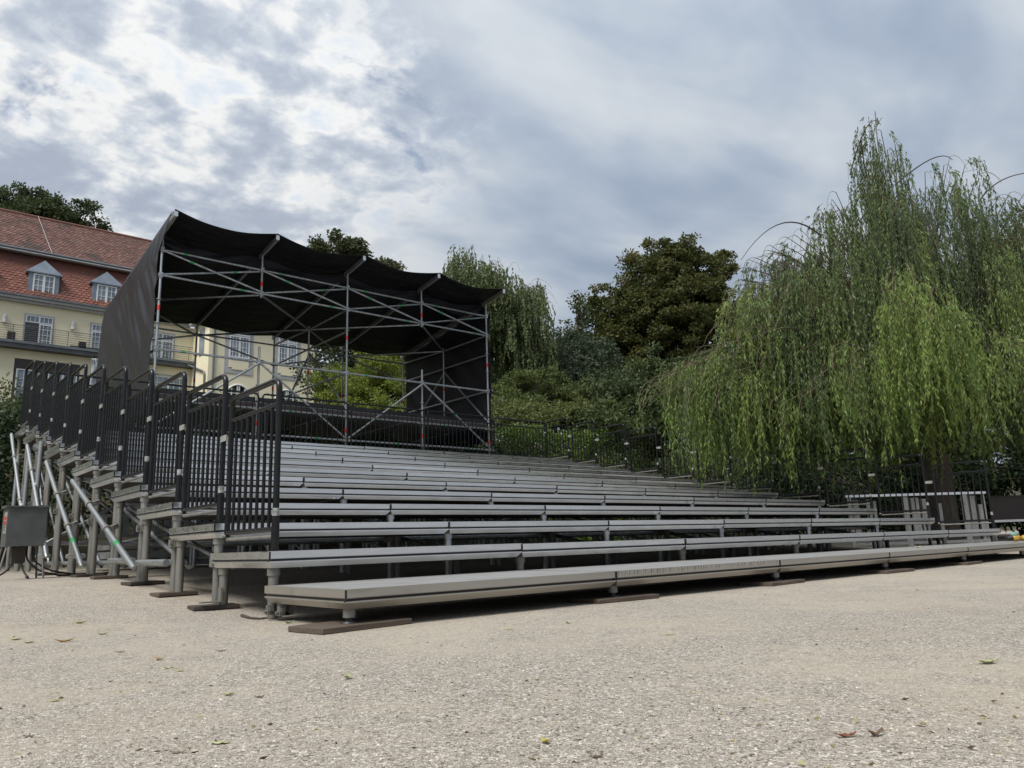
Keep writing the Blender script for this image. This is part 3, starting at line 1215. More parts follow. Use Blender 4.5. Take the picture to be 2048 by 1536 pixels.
# narrow clear sheet hanging by the rear post
UU, VV = np.meshgrid(np.linspace(0, 1, 12), np.linspace(0, 1, 26))
X = 1.93 + UU * (.10 + .34 * np.sin(np.clip(VV * 1.2, 0, 1) * 2.4)) + fold(UU, VV, 5, .04, 5, (1, 2), (2, 5))
Y = 14.86 + fold(UU, VV, 6, .05, 5, (1, 3), (1, 3))
Z = 4.90 - VV * 1.45
sheet('plastic_sheet', np.stack([X, Y, Z], -1), M['film'], 'pale blue clear plastic strip hanging by the rear scaffold post')

# ------------------------------------------------------------------ yellow house on the hill
HY, BY = 55.0, 51.3
XL, XC, XR = -30.0, 16.73, 25.4
HOUSE = thing('yellow_house', (6, HY + 6, 9.2), 'cream yellow house with red tiled mansard roof, dormers and a long balcony', 'house')


def hb(name, a, b, mat, parent=None):
    return MB().box(a, b).build(name, mat, parent or HOUSE)


hb('wall', (XL, HY, 8.6), (XC, HY + 12, 17.45), M['cream'])
hb('wall', (XC, BY, 8.6), (XR, HY + 12, 17.45), M['cream'])
hb('wall', (XR, BY + .5, 8.6), (32.5, HY + 6, 15.0), M['cream'])
hb('cornice', (XR, BY + .3, 15.0), (32.8, HY + 6.2, 15.25), M['stone'])


def cornice(x0, x1, y, end=0):
    o = MB().box((x0, y - .30, 17.45), (x1 + end, y + .4, 17.62)).box((x0, y - .5, 17.62), (x1 + end, y + .4, 17.80)).build('cornice', M['stone'], HOUSE)
    MB().box((x0, y - .62, 17.80), (x1 + end, y + .3, 17.93)).build('gutter', M['gutter'], HOUSE)


cornice(XL, XC - .3, HY)
cornice(XC - .5, XR + .5, BY)
MB().box((XC - .5, BY + .4, 17.45), (XC + .3, HY - .5, 17.80)).build('cornice', M['stone'], HOUSE)


def tiles(name, x0, x1, ya, za, yb, zb, tw, rows, mat, rng):
    """rows of overlapping round-ended tiles on the slope from (ya, za) up to (yb, zb)"""
    n = int((x1 - x0) / tw)
    L = math.hypot(yb - ya, zb - za)
    ex = L / rows
    sy, sz = (yb - ya) / L, (zb - za) / L
    ny, nz = -sz, sy
    r, c = np.meshgrid(np.arange(rows), np.arange(n), indexing='ij')
    r, c = r.ravel(), c.ravel()
    cx = x0 + (c + .5 * (r % 2) + .25) * tw + rng.normal(0, .004, len(r))
    s0 = r * ex
    prof = [(-.47, .50), (-.47, .12), (-.28, -.02), (0, -.08), (.28, -.02), (.47, .12), (.47, .50)]
    # lower edge stands proud of the row below
    V = np.empty((len(r), 7, 3))
    tilt = rng.normal(0, .004, len(r))
    for k, (a, b) in enumerate(prof):
        s = s0 + b * ex * 2.2
        lift = .045 - (b + .08) * .075 + tilt
        V[:, k, 0] = cx + a * tw
        V[:, k, 1] = ya + sy * s + ny * lift
        V[:, k, 2] = za + sz * s + nz * lift
    tint = np.clip(rng.normal(.5, .22, len(r)), 0, 1)
    me = attr_mesh(name, V.reshape(-1, 3) - org(HOUSE), None, np.repeat(tint, 7), mat, 7)
    o = place(name, me, None, HOUSE, org(HOUSE))
    o['kind'] = 'stuff'
    return o


def slope(name, x0, x1, ya, za, yb, zb, mat):
    m = MB()
    m.add([(x0, ya, za), (x1, ya, za), (x1, yb, zb), (x0, yb, zb), (x0, ya, za - .3), (x1, ya, za - .3), (x1, yb, zb - .3), (x0, yb, zb - .3)],
          [(0, 1, 2, 3), (7, 6, 5, 4), (0, 4, 5, 1), (1, 5, 6, 2), (2, 6, 7, 3), (3, 7, 4, 0)])
    return m.build(name, mat, HOUSE)


rt = np.random.default_rng(3)
slope('roof', XL, XC, HY - .25, 17.93, HY + 1.1, 21.30, M['tile_new'])
slope('roof', XC, XR, BY - .25, 17.93, BY + 1.1, 21.30, M['tile_new'])
slope('roof', XL, XR + .2, HY + .75, 21.50, HY + 6, 26.10, M['tile_old'])
slope('roof', XL, XR + .2, HY + 11.2, 21.5, HY + 6, 26.10, M['tile_old'])
hb('roof', (XC, BY + 1.1, 20.9), (XR, HY + 2, 21.4), M['gutter'])
tiles('roof_tile', XL + 24, XC, HY - .25, 17.93, HY + 1.1, 21.20, .30, 17, M['tile_new'], rt)
tiles('roof_tile', XL + 24, XC + 3, HY + .75, 21.50, HY + 6, 26.10, .26, 30, M['tile_old'], rt)
MB().tube([(XL, HY + 6, 26.13), (XR, HY + 6, 26.13)], .13, 10).build('ridge', M['tile_new'], HOUSE)
MB().box((XL, HY + .45, 21.28), (XC, HY + .78, 21.36)).build('fascia', M['stone'], HOUSE)
MB().tube([(XL, HY + .52, 21.47), (XC, HY + .52, 21.47)], .10, 10).build('gutter', M['gutter'], HOUSE)
MB().tube([(7.0, HY + .75, 21.62), (6.6, HY + 5.9, 26.2)], .02, 6).build('lightning_rod', M['stone'], HOUSE)


def window(x0, x1, z0, z1, y, cols, rows, glass='pane', name='window', fw=.07, mull=True, parent=None):
    """frame with mullion and glazing bars standing proud of the glass"""
    m = MB()
    m.box((x0, y - .05, z0), (x0 + fw, y + .05, z1)).box((x1 - fw, y - .05, z0), (x1, y + .05, z1))
    m.box((x0 + fw, y - .05, z0), (x1 - fw, y + .05, z0 + fw)).box((x0 + fw, y - .05, z1 - fw), (x1 - fw, y + .05, z1))
    xm = (x0 + x1) / 2
    if mull:
        m.box((xm - fw * .8, y - .045, z0 + fw), (xm + fw * .8, y + .045, z1 - fw))
    o = m.build(name, M['white_frame'], parent or HOUSE)
    b = MB()
    for k in range(1, cols):
        x = x0 + (x1 - x0) * k / cols
        if mull and abs(x - xm) < .05:
            continue
        b.box((x - .017, y - .03, z0 + fw), (x + .017, y + .005, z1 - fw))
    for k in range(1, rows):
        z = z0 + (z1 - z0) * k / rows
        b.box((x0 + fw, y - .026, z - .017), (x1 - fw, y + .002, z + .017))
    if len(b.v):
        b.build('glazing_bar', M['white_frame'], o)
    MB().box((x0 + fw * .5, y + .008, z0 + fw * .5), (x1 - fw * .5, y + .02, z1 - fw * .5)).build('pane', M[glass], o)
    return o


# dormers
for dx in (-1.35, 2.60, 6.55, 10.50, 14.45):
    y = HY - .05
    d = MB()
    for s in (-1, 1):
        d.box((dx + s * .92 - (.27 if s > 0 else 0), y, 17.95), (dx + s * .92 + (.27 if s < 0 else 0), y + 1.6, 19.78))
    d.box((dx - .65, y + .12, 17.85), (dx + .65, y + 1.5, 17.99))
    o = d.build('dormer', M['dormer'], HOUSE)
    r = MB()
    a = [(dx - 1.08, y - .08, 19.82), (dx + 1.08, y - .08, 19.82), (dx + 1.08, y + 1.6, 19.82), (dx - 1.08, y + 1.6, 19.82), (dx, y + .35, 20.86), (dx, y + 1.6, 20.86)]
    r.add(a, [(0, 1, 4), (1, 2, 5, 4), (2, 3, 5), (3, 0, 4, 5), (3, 2, 1, 0)])
    r.box((dx - 1.1, y - .1, 19.74), (dx + 1.1, y + 1.5, 19.82))
    r.build('dormer_roof', M['dormer'], o)
    window(dx - .65, dx + .65, 18.0, 19.70, y + .03, 4, 4, 'pane', 'dormer_window', .09, True, o)
# balcony
BAL = hb('balcony', (XL, HY - .62, 14.22), (XC + .0, HY - .002, 14.62), M['slab'])
MB().box((XL, HY - .68, 14.52), (XC, HY - .622, 14.70)).build('balcony_edge', M['gutter'], BAL)
for k in range(7):
    MB().tube([(XL + 20, HY - .57, 14.82 + .15 * k), (XC - .1, HY - .57, 14.88 + .15 * k)], .014 if k < 6 else .024, 6).build('rail_wire', M['wire'], BAL)
for k in range(17):
    x = -9.6 + k * 1.62
    if x < XC:
        MB().tube([(x, HY - .55, 14.62), (x, HY - .55, 15.74)], .02, 6).build('rail_post', M['wire'], BAL)
for px, hh in ((22, .55), (166, .45)):
    p = on_y(px, 676, HY - .4)
    MB().box((p[0] - .22, HY - .5, 14.63), (p[0] + .22, HY - .15, 14.72 + hh)).build('planter', M['dark'], BAL)
for xx, x2 in ((8.4, 10.2),):
    MB().box((xx, HY - .5, 14.63), (x2, HY - .3, 14.82)).build('planter', M['dark'], BAL)
# french doors, set in dark reveals
for dx in (-1.35, 2.60, 6.50, 10.52, 14.5):
    MB().box((dx - .90, HY - .02, 14.62), (dx + .90, HY - .003, 16.80)).build('reveal', M['stone'], HOUSE)
    o = window(dx - .80, dx + .80, 16.18, 16.68, HY - .06, 6, 1, 'pane', 'transom_window', .06)
    if abs(dx - 6.5) < .1:
        MB().box((dx - .80, HY - .10, 14.62), (dx, HY - .05, 16.16)).build('open_door', M['pane_dark'], HOUSE)
        window(dx, dx + .80, 14.62, 16.16, HY - .06, 3, 4, 'pane', 'french_door', .09, False)
    else:
        window(dx - .80, dx + .80, 14.62, 16.16, HY - .06, 6, 4, 'pane', 'french_door', .09)
for px, py in ((9, 637), (146, 652)):
    p = on_y(px, py, HY - .1)
    MB().tube([(p[0], HY - .14, p[2] - .27), (p[0], HY - .14, p[2] + .27)], .13, 12).build('wall_lamp', M['lampw'], HOUSE)
p = on_y(290, 668, HY - .1)
# lower floor openings
MB().box((5.3, HY - .012, 9.5), (9.2, HY - .003, 13.62)).build('reveal', M['brownpanel'], HOUSE)  # flat dark brown panel paints the shade inside the recessed loggia
window(5.45, 7.2, 9.6, 12.9, HY - .07, 4, 5, 'pane', 'loggia_window', .07)
window(7.3, 9.05, 9.6, 12.9, HY - .07, 4, 5, 'pane', 'loggia_window', .07)
for x0, x1 in ((10.0, 11.7), (13.9, 16.3), (1.2, 3.0)):
    MB().box((x0 - .12, HY - .012, 10.9), (x1 + .12, HY - .003, 13.62)).build('reveal', M['stone'], HOUSE)
    window(x0, x1, 11.0, 13.45, HY - .07, 6, 5, 'pane', 'window', .08)
# projecting block
for dx in (18.95, 22.75):
    sur = MB().box((dx - 1.07, BY - .05, 13.42), (dx + 1.07, BY - .002, 17.42))
    so = sur.build('window_surround', M['stone'], HOUSE)
    ap = MB().box((dx - .75, BY - .085, 13.86), (dx + .75, BY - .055, 14.42)).box((dx - .5, BY - .088, 13.72), (dx + .5, BY - .056, 13.858))
    ap.build('apron_panel', M['cream'], so)
    window(dx - .76, dx + .76, 14.62, 16.30, BY - .10, 6, 4, 'pane', 'window', .09)
    window(dx - .76, dx + .76, 16.34, 17.3, BY - .10, 6, 2, 'pane', 'window', .09)
for dx, yy in ((19.0, BY), (22.8, BY), (26.75, BY + .5)):
    m = MB()
    pts = [(dx + .98 * math.cos(t), 11.45 + 1.15 * math.sin(t)) for t in np.linspace(0, math.pi, 17)]
    pts = [(dx + .98, 9.2)] + pts + [(dx - .98, 9.2)]
    n = len(pts)
    m.add([(x, yy - .02, z) for x, z in pts] + [(x, yy - .004, z) for x, z in pts], [tuple(range(n))[::-1]] + [(i, (i + 1) % n, (i + 1) % n + n, i + n) for i in range(n)])
    ar = m.build('arched_opening', M['pane_dark'], HOUSE)
    m = MB()
    for k in (-.5, -.05, .05, .5):
        h = 11.45 + 1.1 * math.sqrt(max(0, 1 - (k / .98) ** 2)) - .05
        w = .05 if abs(k) > .2 else .07
        m.box((dx + k - w, yy - .06, 9.3), (dx + k + w, yy - .025, h))
    for z in (10.2, 10.8, 11.4, 11.95):
        lim = .93 if z < 11.4 else .93 * math.sqrt(max(0, 1 - ((z - 11.45) / 1.15) ** 2))
        m.box((dx - lim, yy - .055, z - .025), (dx + lim, yy - .03, z + .025))
    m.tube([(x, yy - .04, z) for x, z in pts[1:-1]], .07, 6)
    m.build('arched_window', M['white_frame'], ar)
MB().box((XC - .06, BY + 1.0, 14.9), (XC - .004, BY + 2.0, 16.9)).build('side_door', M['pane'], HOUSE)
for x, y in ((XC + .35, BY - .08), (XR - .25, BY - .08)):
    MB().tube([(x, y, 9), (x, y, 17.5)], .07, 8).build('downpipe', M['gutter'], HOUSE)
MB().tube(rounded([(XC - .5, HY - .75, 14.35), (XC - .15, HY - .95, 14.2), (XC - .1, BY + .4, 13.4), (XC - .1, BY + .3, 9.5)], .3), .07, 8).build('downpipe', M['gutter'], HOUSE)


# ------------------------------------------------------------------ vegetation
def bez(a, b, c, n):
    t = np.linspace(0, 1, n)[:, None]
    return (1 - t) ** 2 * a + 2 * t * (1 - t) * b + t * t * c


def tree_root(name, base, label, group=None):
    return thing(name, tuple(base), label, 'tree', group)


def strand_tubes(name, PT, r0, mat, parent):
    """thin three-sided twigs through PT (strands, points, 3)"""
    S, K, _ = PT.shape
    T = unit(np.gradient(PT, axis=1))
    A = unit(np.cross(T, np.array([.3, .8, .1])))
    B = np.cross(T, A)
    rr = (r0 * np.linspace(1, .35, K))[None, :, None]
    V = np.stack([PT + rr * (math.cos(t) * A + math.sin(t) * B) for t in (0, 2.094, 4.189)], 2).reshape(-1, 3)
    s, k = np.meshgrid(np.arange(S), np.arange(K - 1), indexing='ij')
    b = ((s * K + k) * 3).ravel()
    Q = np.concatenate([np.stack([b + j, b + (j + 1) % 3, b + 3 + (j + 1) % 3, b + 3 + j], -1) for j in range(3)])
    me = attr_mesh(name, V - org(parent), Q, None, mat)
    return place(name, me, None, parent, org(parent))


def weeping(name, label, base, trunk_h, trunk_r, heads, per_head, lrange, zmin, leaf_l, leaf_w, dens, mat, twig, seed,
            spread=.5, tint0=.45, fall_w=.25, twig_r=.0045, young=None, fork=None, group=None, bun=5, limb_mat=None):
    rng = np.random.default_rng(seed)
    root = tree_root(name, base, label, group)
    base = np.array(base, float)
    top = np.array(fork if fork is not None else base + (0, 0, trunk_h), float)
    m = MB()
    pts = bez(base - (0, 0, .2), (base + top) / 2 + (trunk_r * .5, 0, 0), top, 8)
    m.tube(pts, np.linspace(1.25, .8, 8) * trunk_r, 12)
    m.build('trunk', M['bark'], root)
    lb = MB()
    start, out0, length, tintb, yng = [], [], [], [], []
    for hi, H in enumerate(heads):
        h = np.array(H[:3], float)
        sc = H[3] if len(H) > 3 else 1.0
        s0 = base + (top - base) * rng.uniform(.7, 1.0)
        mid = s0 * .42 + h * .58 + np.array((0, 0, .30 * np.linalg.norm((h - s0)[:2]) * .5 + .35))
        mid += rng.normal(0, .15, 3)
        C = bez(s0, mid, h, 9)
        r0 = trunk_r * rng.uniform(.08, .17)
        dd = unit((h - s0) * (1, 1, 0)) + rng.normal(0, .3, 3) * (1, 1, 0)
        C = np.concatenate([C, bez(h, h + dd * .25 + (0, 0, .02), h + dd * .38 - (0, 0, .45), 5)[1:]])
        lb.tube(C, r0 * (1 - np.linspace(0, 1, len(C))) ** 2.2 + .0035, 5, False)
        n = max(4, int(per_head * sc))
        dirh = unit((h - s0) * (1, 1, 0))
        nbun = max(2, n // bun)
        bi = rng.integers(0, nbun, n)
        tt = rng.beta(2.6, 1.0, nbun)[bi]
        t = tt[:, None]
        P = (1 - t) ** 2 * s0 + 2 * t * (1 - t) * mid + t * t * h
        off = (rng.normal(0, spread, (nbun, 3)) * (1, 1, .25))[bi]
        P = P + off * (1.05 - .5 * t) + rng.normal(0, .055, (n, 3))
        P[:, 2] -= np.abs(off[:, 0] + off[:, 1]) * .25
        start.append(P)
        out0.append(unit(off * (1, 1, 0)) * .6 + dirh * .7)
        length.append(rng.uniform(*lrange, nbun)[bi] * rng.uniform(.72, 1.12, n))
        tintb.append(np.full(n, tint0 + (-.14 if h[2] > 5.6 else .06) + rng.normal(0, .17)) + rng.normal(0, .12, nbun)[bi])
        yng.append(np.full(n, bool(young and young(h, H))))
    lb.build('limb', limb_mat or M['bark'], root)
    P = np.concatenate(start)
    O = np.concatenate(out0)
    Ln = np.concatenate(length)
    tb = np.concatenate(tintb)
    yg = np.concatenate(yng)
    zfloor = zmin + rng.normal(0, .5, len(P))
    Ln = np.minimum(Ln, np.maximum(P[:, 2] - zfloor, .15))
    reach = rng.uniform(.08, .30, len(P)) * np.minimum(1, Ln)
    sway = rng.normal(0, .06, (len(P), 3)) * (1, 1, 0)
    phs = rng.uniform(0, 6.28, len(P))
    lift = rng.uniform(0, .03, len(P))

    def curve(idx, t):
        L = Ln[idx]
        q = P[idx] + O[idx] * (reach[idx] * (1 - np.exp(-4 * t)))[:, None] + sway[idx] * (L * np.sin(t * 4 + phs[idx]))[:, None]
        q[:, 2] += lift[idx] * np.sin(np.clip(t * 6, 0, math.pi)) - L * t * np.clip(.35 + t * 1.5, 0, 1)
        return q
    K = 5
    ii = np.repeat(np.arange(len(P)), K)
    tt = np.tile(np.linspace(0, 1, K), len(P))
    PT = curve(ii, tt).reshape(len(P), K, 3)
    strand_tubes('hanging_twig', PT[::2], twig_r, twig, root)['kind'] = 'stuff'
    cnt = np.maximum(3, (Ln * dens).astype(int))
    idx = np.repeat(np.arange(len(P)), cnt)
    t = rng.random(len(idx)) ** .85
    A = curve(idx, t)
    B = curve(idx, np.minimum(t + .03, 1.03))
    T = unit(B - A)
    side = rng.normal(size=(len(idx), 3)) * (1, 1, .35)
    D = unit(T * 1.0 + unit(side) * rng.uniform(.25, .9, len(idx))[:, None] + np.array((0, 0, -.35)))
    tint = tb[idx] + rng.normal(0, .17, len(idx))
    ll = leaf_l * rng.uniform(.65, 1.25, len(idx))
    y = yg[idx]
    for nm, mk, mt in (('foliage', ~y, mat), ('young_foliage', y, M['willow_young'])):
        if mk.any():
            leaves(nm, A[mk], D[mk], ll[mk], leaf_w * rng.uniform(.8, 1.2, mk.sum()), tint[mk], mt, root, rng)['kind'] = 'stuff'
    return root


# the big weeping willow
TOPL = np.array([(1305, 790), (1330, 748), (1390, 705), (1440, 640), (1475, 545), (1500, 512), (1560, 478), (1600, 455), (1650, 412), (1690, 315),
                 (1720, 272), (1750, 224), (1785, 275), (1830, 325), (1865, 330), (1900, 308), (1950, 338), (1990, 385), (2048, 378), (2150, 385), (2300, 460), (2420, 620)], float)
rw = np.random.default_rng(77)
heads = []
W0 = 17.0
for px, py in [(1750, 226), (1742, 250), (1762, 262), (1722, 282), (1790, 290), (1700, 325), (1812, 330), (1672, 385), (1850, 345), (1640, 420), (1900, 312), (1888, 330), (1930, 330),
               (1955, 350), (1925, 345), (1975, 375), (1870, 345), (2020, 385), (1600, 458), (1575, 475), (1540, 490), (1500, 520), (1480, 560), (2000, 390), (2050, 385), (2110, 395), (1775, 300), (1840, 380)]:
    heads.append((*at_w(px, py, W0 + rw.uniform(-1.0, 1.0)), 1.0))
for px, py, w in [(1490, 560, 15.5), (1470, 620, 15.2), (1455, 660, 14.8), (1440, 690, 14.6), (1405, 715, 14.6), (1375, 735, 14.4), (1345, 750, 14.2), (1325, 765, 14.3),
                  (1400, 770, 14.2), (1440, 760, 14.0), (1500, 640, 14.6), (1530, 690, 14.0), (1480, 740, 14.0), (1560, 620, 14.4)]:
    heads.append((*at_w(px, py, w), 1.05))
for px, py, w in [(1790, 545, 12.9), (1830, 560, 12.8), (1870, 575, 12.9), (1760, 570, 13.0), (1900, 610, 13.0), (1930, 640, 13.2), (1850, 620, 12.7), (1800, 600, 12.8), (1700, 720, 13.0), (1720, 735, 13.0), (1580, 800, 13.4), (1610, 790, 13.4)]:
    heads.append((*at_w(px, py, w), 1.25, 1))
for _ in range(46):
    px, py = rw.uniform(1465, 1720), rw.uniform(480, 700)
    top = np.interp(px, TOPL[:, 0], TOPL[:, 1])
    if py > top + 10:
        heads.append((*at_w(px, py, rw.uniform(14.2, 16.5)), 1.0))
for _ in range(22):
    heads.append((*at_w(rw.uniform(1330, 1480), rw.uniform(720, 800), rw.uniform(13.6, 15.2)), 1.0, 1) if rw.random() < .5 else (*at_w(rw.uniform(1380, 1500), rw.uniform(690, 800), rw.uniform(13.8, 15.4)), 1.0))
for _ in range(132):
    px = rw.uniform(1380, 2220)
    top = np.interp(px, TOPL[:, 0], TOPL[:, 1])
    dy = rw.beta(1.2, 2.0) * 440 + 18
    py = min(top + dy, 800)
    mx = 4.0 * math.sqrt(min(1, (py - top) / 330)) + .5
    dz = rw.uniform(-mx, mx * .55)
    heads.append((*at_w(px, py, W0 + dz), 1.0))
for px, py, w in [(1300, 775, 14.3), (1312, 760, 14.4), (1325, 752, 14.2), (1340, 742, 14.4), (1360, 728, 14.3), (1385, 712, 14.5), (1410, 702, 14.6), (1318, 790, 14.0), (1345, 775, 14.0), (1370, 760, 14.1),
                  (1395, 745, 14.2), (1420, 735, 14.3), (1450, 650, 15.0), (1462, 610, 15.2), (1478, 570, 15.5), (1490, 535, 15.8), (1510, 515, 16.0), (1535, 500, 16.2), (1560, 488, 16.3), (1590, 470, 16.5),
                  (1500, 600, 15.0), (1530, 560, 15.4), (1560, 540, 15.6), (1610, 500, 16.0), (1640, 440, 16.6), (1665, 400, 16.8)]:
    heads.append((*at_w(px, py, w), .8, 1) if px < 1440 else (*at_w(px, py, w), .8))
wb = at_w(1893, 1085, W0)
weeping('weeping_willow', 'large weeping willow with curtains of narrow leaves hanging over the railings', (wb[0], wb[1], 0.1), 3.4, .26, heads, 36, (.7, 2.9), 2.3,
        .100, .022, 32, M['willow'], M['twig'], 4, .30, .42, limb_mat=M['twig'], young=lambda h, H: len(H) > 4)
# bare arching shoots on the willow's outline
WIL = bpy.data.objects['weeping_willow']
for a, b, c in (((1640, 470, 16.2), (1560, 400, 16), (1482, 520, 15.8)), ((1700, 350, 17), (1735, 210, 17), (1762, 250, 17)), ((1790, 370, 17), (1880, 290, 17), (1905, 320, 17)),
                ((1960, 400, 17), (2000, 340, 17), (2090, 345, 17)), ((1600, 660, 14.4), (1540, 640, 14.2), (1440, 720, 14.1))):
    MB().tube(bez(at_w(*a), at_w(*b), at_w(*c), 12), np.linspace(.018, .006, 12), 6, False).build('shoot', M['twig_dark'], WIL)


def broadleaf(name, label, base, lobes, n_clump, n_leaf, csize, leaf_l, leaf_w, mat, seed, trunk_r=.22, fork=None, tint0=.5, flat=.6, group=None,
              cl_sd=.14, droop=0., limbs=True, cat='tree', inner=.35):
    rng = np.random.default_rng(seed)
    root = thing(name, tuple(base), label, cat, group)
    base = np.array(base, float)
    vol = np.array([l[3] * l[4] * l[5] for l in lobes]) ** .75
    cnt = np.maximum(1, (n_clump * vol / vol.sum()).astype(int))
    Cs = []
    for l, n in zip(lobes, cnt):
        d = unit(rng.normal(size=(n, 3)))
        r = inner + (1 - inner) * rng.random(n) ** .6
        Cs.append(np.array(l[:3]) + d * r[:, None] * np.array(l[3:6]))
    C = np.concatenate(Cs)
    top = np.array(fork if fork is not None else np.mean([l[:3] for l in lobes], 0) - (0, 0, .2), float)
    m = MB()
    m.tube(bez(base - (0, 0, .3), (base + top) / 2 + rng.normal(0, .1, 3), top, 8), np.linspace(1.2, .7, 8) * trunk_r, 10)
    m.build('trunk', M['bark'], root)
    if limbs:
        lb = MB()
        for k in rng.choice(len(C), min(len(C), 46), False):
            s0 = base + (top - base) * rng.uniform(.55, 1.)
            mid = (s0 + C[k]) / 2 + np.array((0, 0, .12 * np.linalg.norm(C[k] - s0)))
            lb.tube(bez(s0, mid, C[k], 7), np.linspace(trunk_r * .36, .012, 7), 5, False)
        lb.build('limb', M['bark'], root)
    n = len(C) * n_leaf
    ci = np.repeat(np.arange(len(C)), n_leaf)
    d = unit(rng.normal(size=(n, 3)))
    r = rng.random(n) ** .5
    cs = csize * rng.uniform(.6, 1.3, len(C))
    P = C[ci] + d * (r * cs[ci])[:, None] * np.array((1, 1, flat))
    D = unit(d * .8 + rng.normal(size=(n, 3)) * .7 + np.array((0, 0, -.3 - droop)))
    tint = tint0 + rng.normal(0, cl_sd, len(C))[ci] + rng.normal(0, .15, n)
    f = leaves('foliage', P, D, leaf_l * rng.uniform(.7, 1.3, n), leaf_w * rng.uniform(.7, 1.3, n), tint, mat, root, rng)
    f['kind'] = 'stuff'
    return root


def lob(px, py, w, rx, rz, ry=None):
    p = at_w(px, py, w)
    return (*p, rx, ry or rx, rz)


def gbase(px, w):
    p = at_w(px, 900, w)
    return (p[0], p[1], float(ground_z(p[0], p[1])))


# round-crowned lime with an orange tinge
broadleaf('lime_tree', 'round-crowned lime tree turning orange behind the willow', gbase(1330, 38),
          [lob(1310, 540, 38, 1.9, 1.5), lob(1400, 560, 38, 1.6, 1.4), lob(1240, 620, 37.5, 1.7, 1.4), lob(1330, 650, 37, 2.6, 2.0), lob(1430, 660, 38, 1.8, 1.8),
           lob(1225, 700, 37.5, 1.6, 1.3), lob(1300, 760, 37, 2.6, 1.6), lob(1400, 770, 37, 2.3, 1.6), lob(1440, 530, 38.5, .9, .8), lob(1360, 500, 38, 1.1, .7), lob(1320, 590, 37.5, 2.3, 1.6), lob(1270, 670, 37.2, 1.9, 1.4), lob(1390, 620, 37.4, 1.9, 1.6)],
          950, 130, .42, .14, .10, M['lime'], 12, .30, at_w(1332, 660, 38), .42, .5)
# weeping birch
rb = np.random.default_rng(8)
bh = []
BT = np.array([(892, 520), (905, 488), (945, 462), (975, 500), (1000, 505), (1040, 530), (1075, 552), (1100, 590), (1112, 650)], float)
for _ in range(150):
    px = rb.uniform(895, 1110)
    top = np.interp(px, BT[:, 0], BT[:, 1])
    py = top + rb.beta(1.1, 1.6) * 210 + 3
    bh.append((*at_w(px, py, 31 + rb.uniform(-1.6, 1.6)), 1.0))
bb = gbase(985, 31)
weeping('weeping_birch', 'tall silvery-green weeping birch beside the scaffold roof', bb, 4., .14, bh, 24, (.4, 1.5), 4.2, .11, .06, 28, M['birch'], M['twig_dark'], 15, .33, .5,
        twig_r=.006, fork=at_w(960, 640, 31), bun=2, limb_mat=M['twig_dark'])
# slender sparse tree between birch and lime
broadleaf('slender_tree', 'slender sparse-leaved young tree between the birch and the lime', gbase(1162, 35),
          [lob(1158, 600, 35, .42, .8), lob(1165, 660, 35, .7, .8), lob(1150, 720, 35, .9, .9)], 60, 34, .34, .15, .09, M['darkleaf'], 5, .07, at_w(1158, 590, 35), .6)
# dark conifers and trees filling the slope
broadleaf('dark_evergreen', 'dark blue-green evergreen below the birch and the slender tree', gbase(1130, 30),
          [lob(1150, 770, 32, 2.0, 1.6), lob(1060, 790, 33, 1.6, 1.1), lob(1200, 790, 31, 1.7, 1.4), lob(1150, 710, 32, 1.0, 1.0), lob(1185, 730, 32, 1.1, 1.0)],
          210, 170, .5, .15, .06, M['conifer'], 21, .16, None, .5, .55)
broadleaf('dark_evergreen', 'dark evergreen in the shade left of the willow curtain', gbase(1290, 27),
          [lob(1270, 800, 27, 1.8, 1.3), lob(1340, 830, 26, 1.6, 1.2), lob(1230, 840, 25, 1.3, .9), lob(1400, 780, 28, 1.9, 1.6), lob(1330, 740, 29, 1.3, 1.)],
          200, 170, .5, .15, .07, M['darkleaf'], 22, .16, None, .5, .55)
broadleaf('dark_evergreen', 'broad dark tree filling the dip between birch and lime', gbase(1150, 42),
          [lob(1120, 745, 42, 2.2, 1.8), lob(1190, 725, 42, 2.2, 2.0), lob(1150, 700, 43, 1.3, 1.2), lob(1090, 730, 43, 1.6, 1.2)], 190, 150, .6, .18, .10, M['darkleaf'], 33, .2, None, .5, .6)
broadleaf('dark_evergreen', 'low dark bush behind the middle railings under the willow edge', gbase(1450, 26),
          [lob(1370, 905, 26, 1.3, .8), lob(1450, 905, 26, 1.4, .9), lob(1530, 925, 25, 1.4, .8), lob(1420, 950, 25, 1.6, .6), lob(1600, 940, 25, 1.4, .9)], 150, 130, .42, .11, .07, M['darkleaf'], 34, .08, None, .5, .6, cat='shrub')
broadleaf('layered_tree', 'low flat-layered olive green tree right of the scaffold', gbase(1035, 28),
          [lob(1010, 790, 28, 1.2, .34), lob(1075, 762, 28.5, 1.4, .36), lob(1130, 785, 28, 1.2, .34), lob(1050, 812, 27.5, 1.5, .3)], 120, 110, .32, .11, .06, M['olive'], 23, .06, at_w(1040, 800, 28), .5, .3)
broadleaf('golden_shrub', 'yellowish shrub spreading above the clipped laurel hedge', gbase(1150, 26),
          [lob(1110, 832, 26, 1.2, .45), lob(1170, 826, 26, 1.3, .5), lob(1220, 845, 25.5, 1.1, .42), lob(1270, 855, 25.5, .9, .36)], 120, 110, .30, .10, .06, M['olive'], 24, .05, None, .75, .5, cat='shrub')
broadleaf('acacia_tree', 'bright yellow-green feathery tree seen through the scaffold', gbase(760, 29),
          [lob(770, 745, 29, 1.5, .9), lob(700, 770, 28, 1.2, .8), lob(690, 800, 27, 1.0, .6), lob(780, 800, 28, 1.6, .8), lob(845, 770, 29, 1.3, 1.1), lob(740, 830, 27, 1.6, .5), lob(665, 775, 28, .6, .5)],
          240, 150, .42, .12, .055, M['acacia'], 25, .10, None, .45, .45)
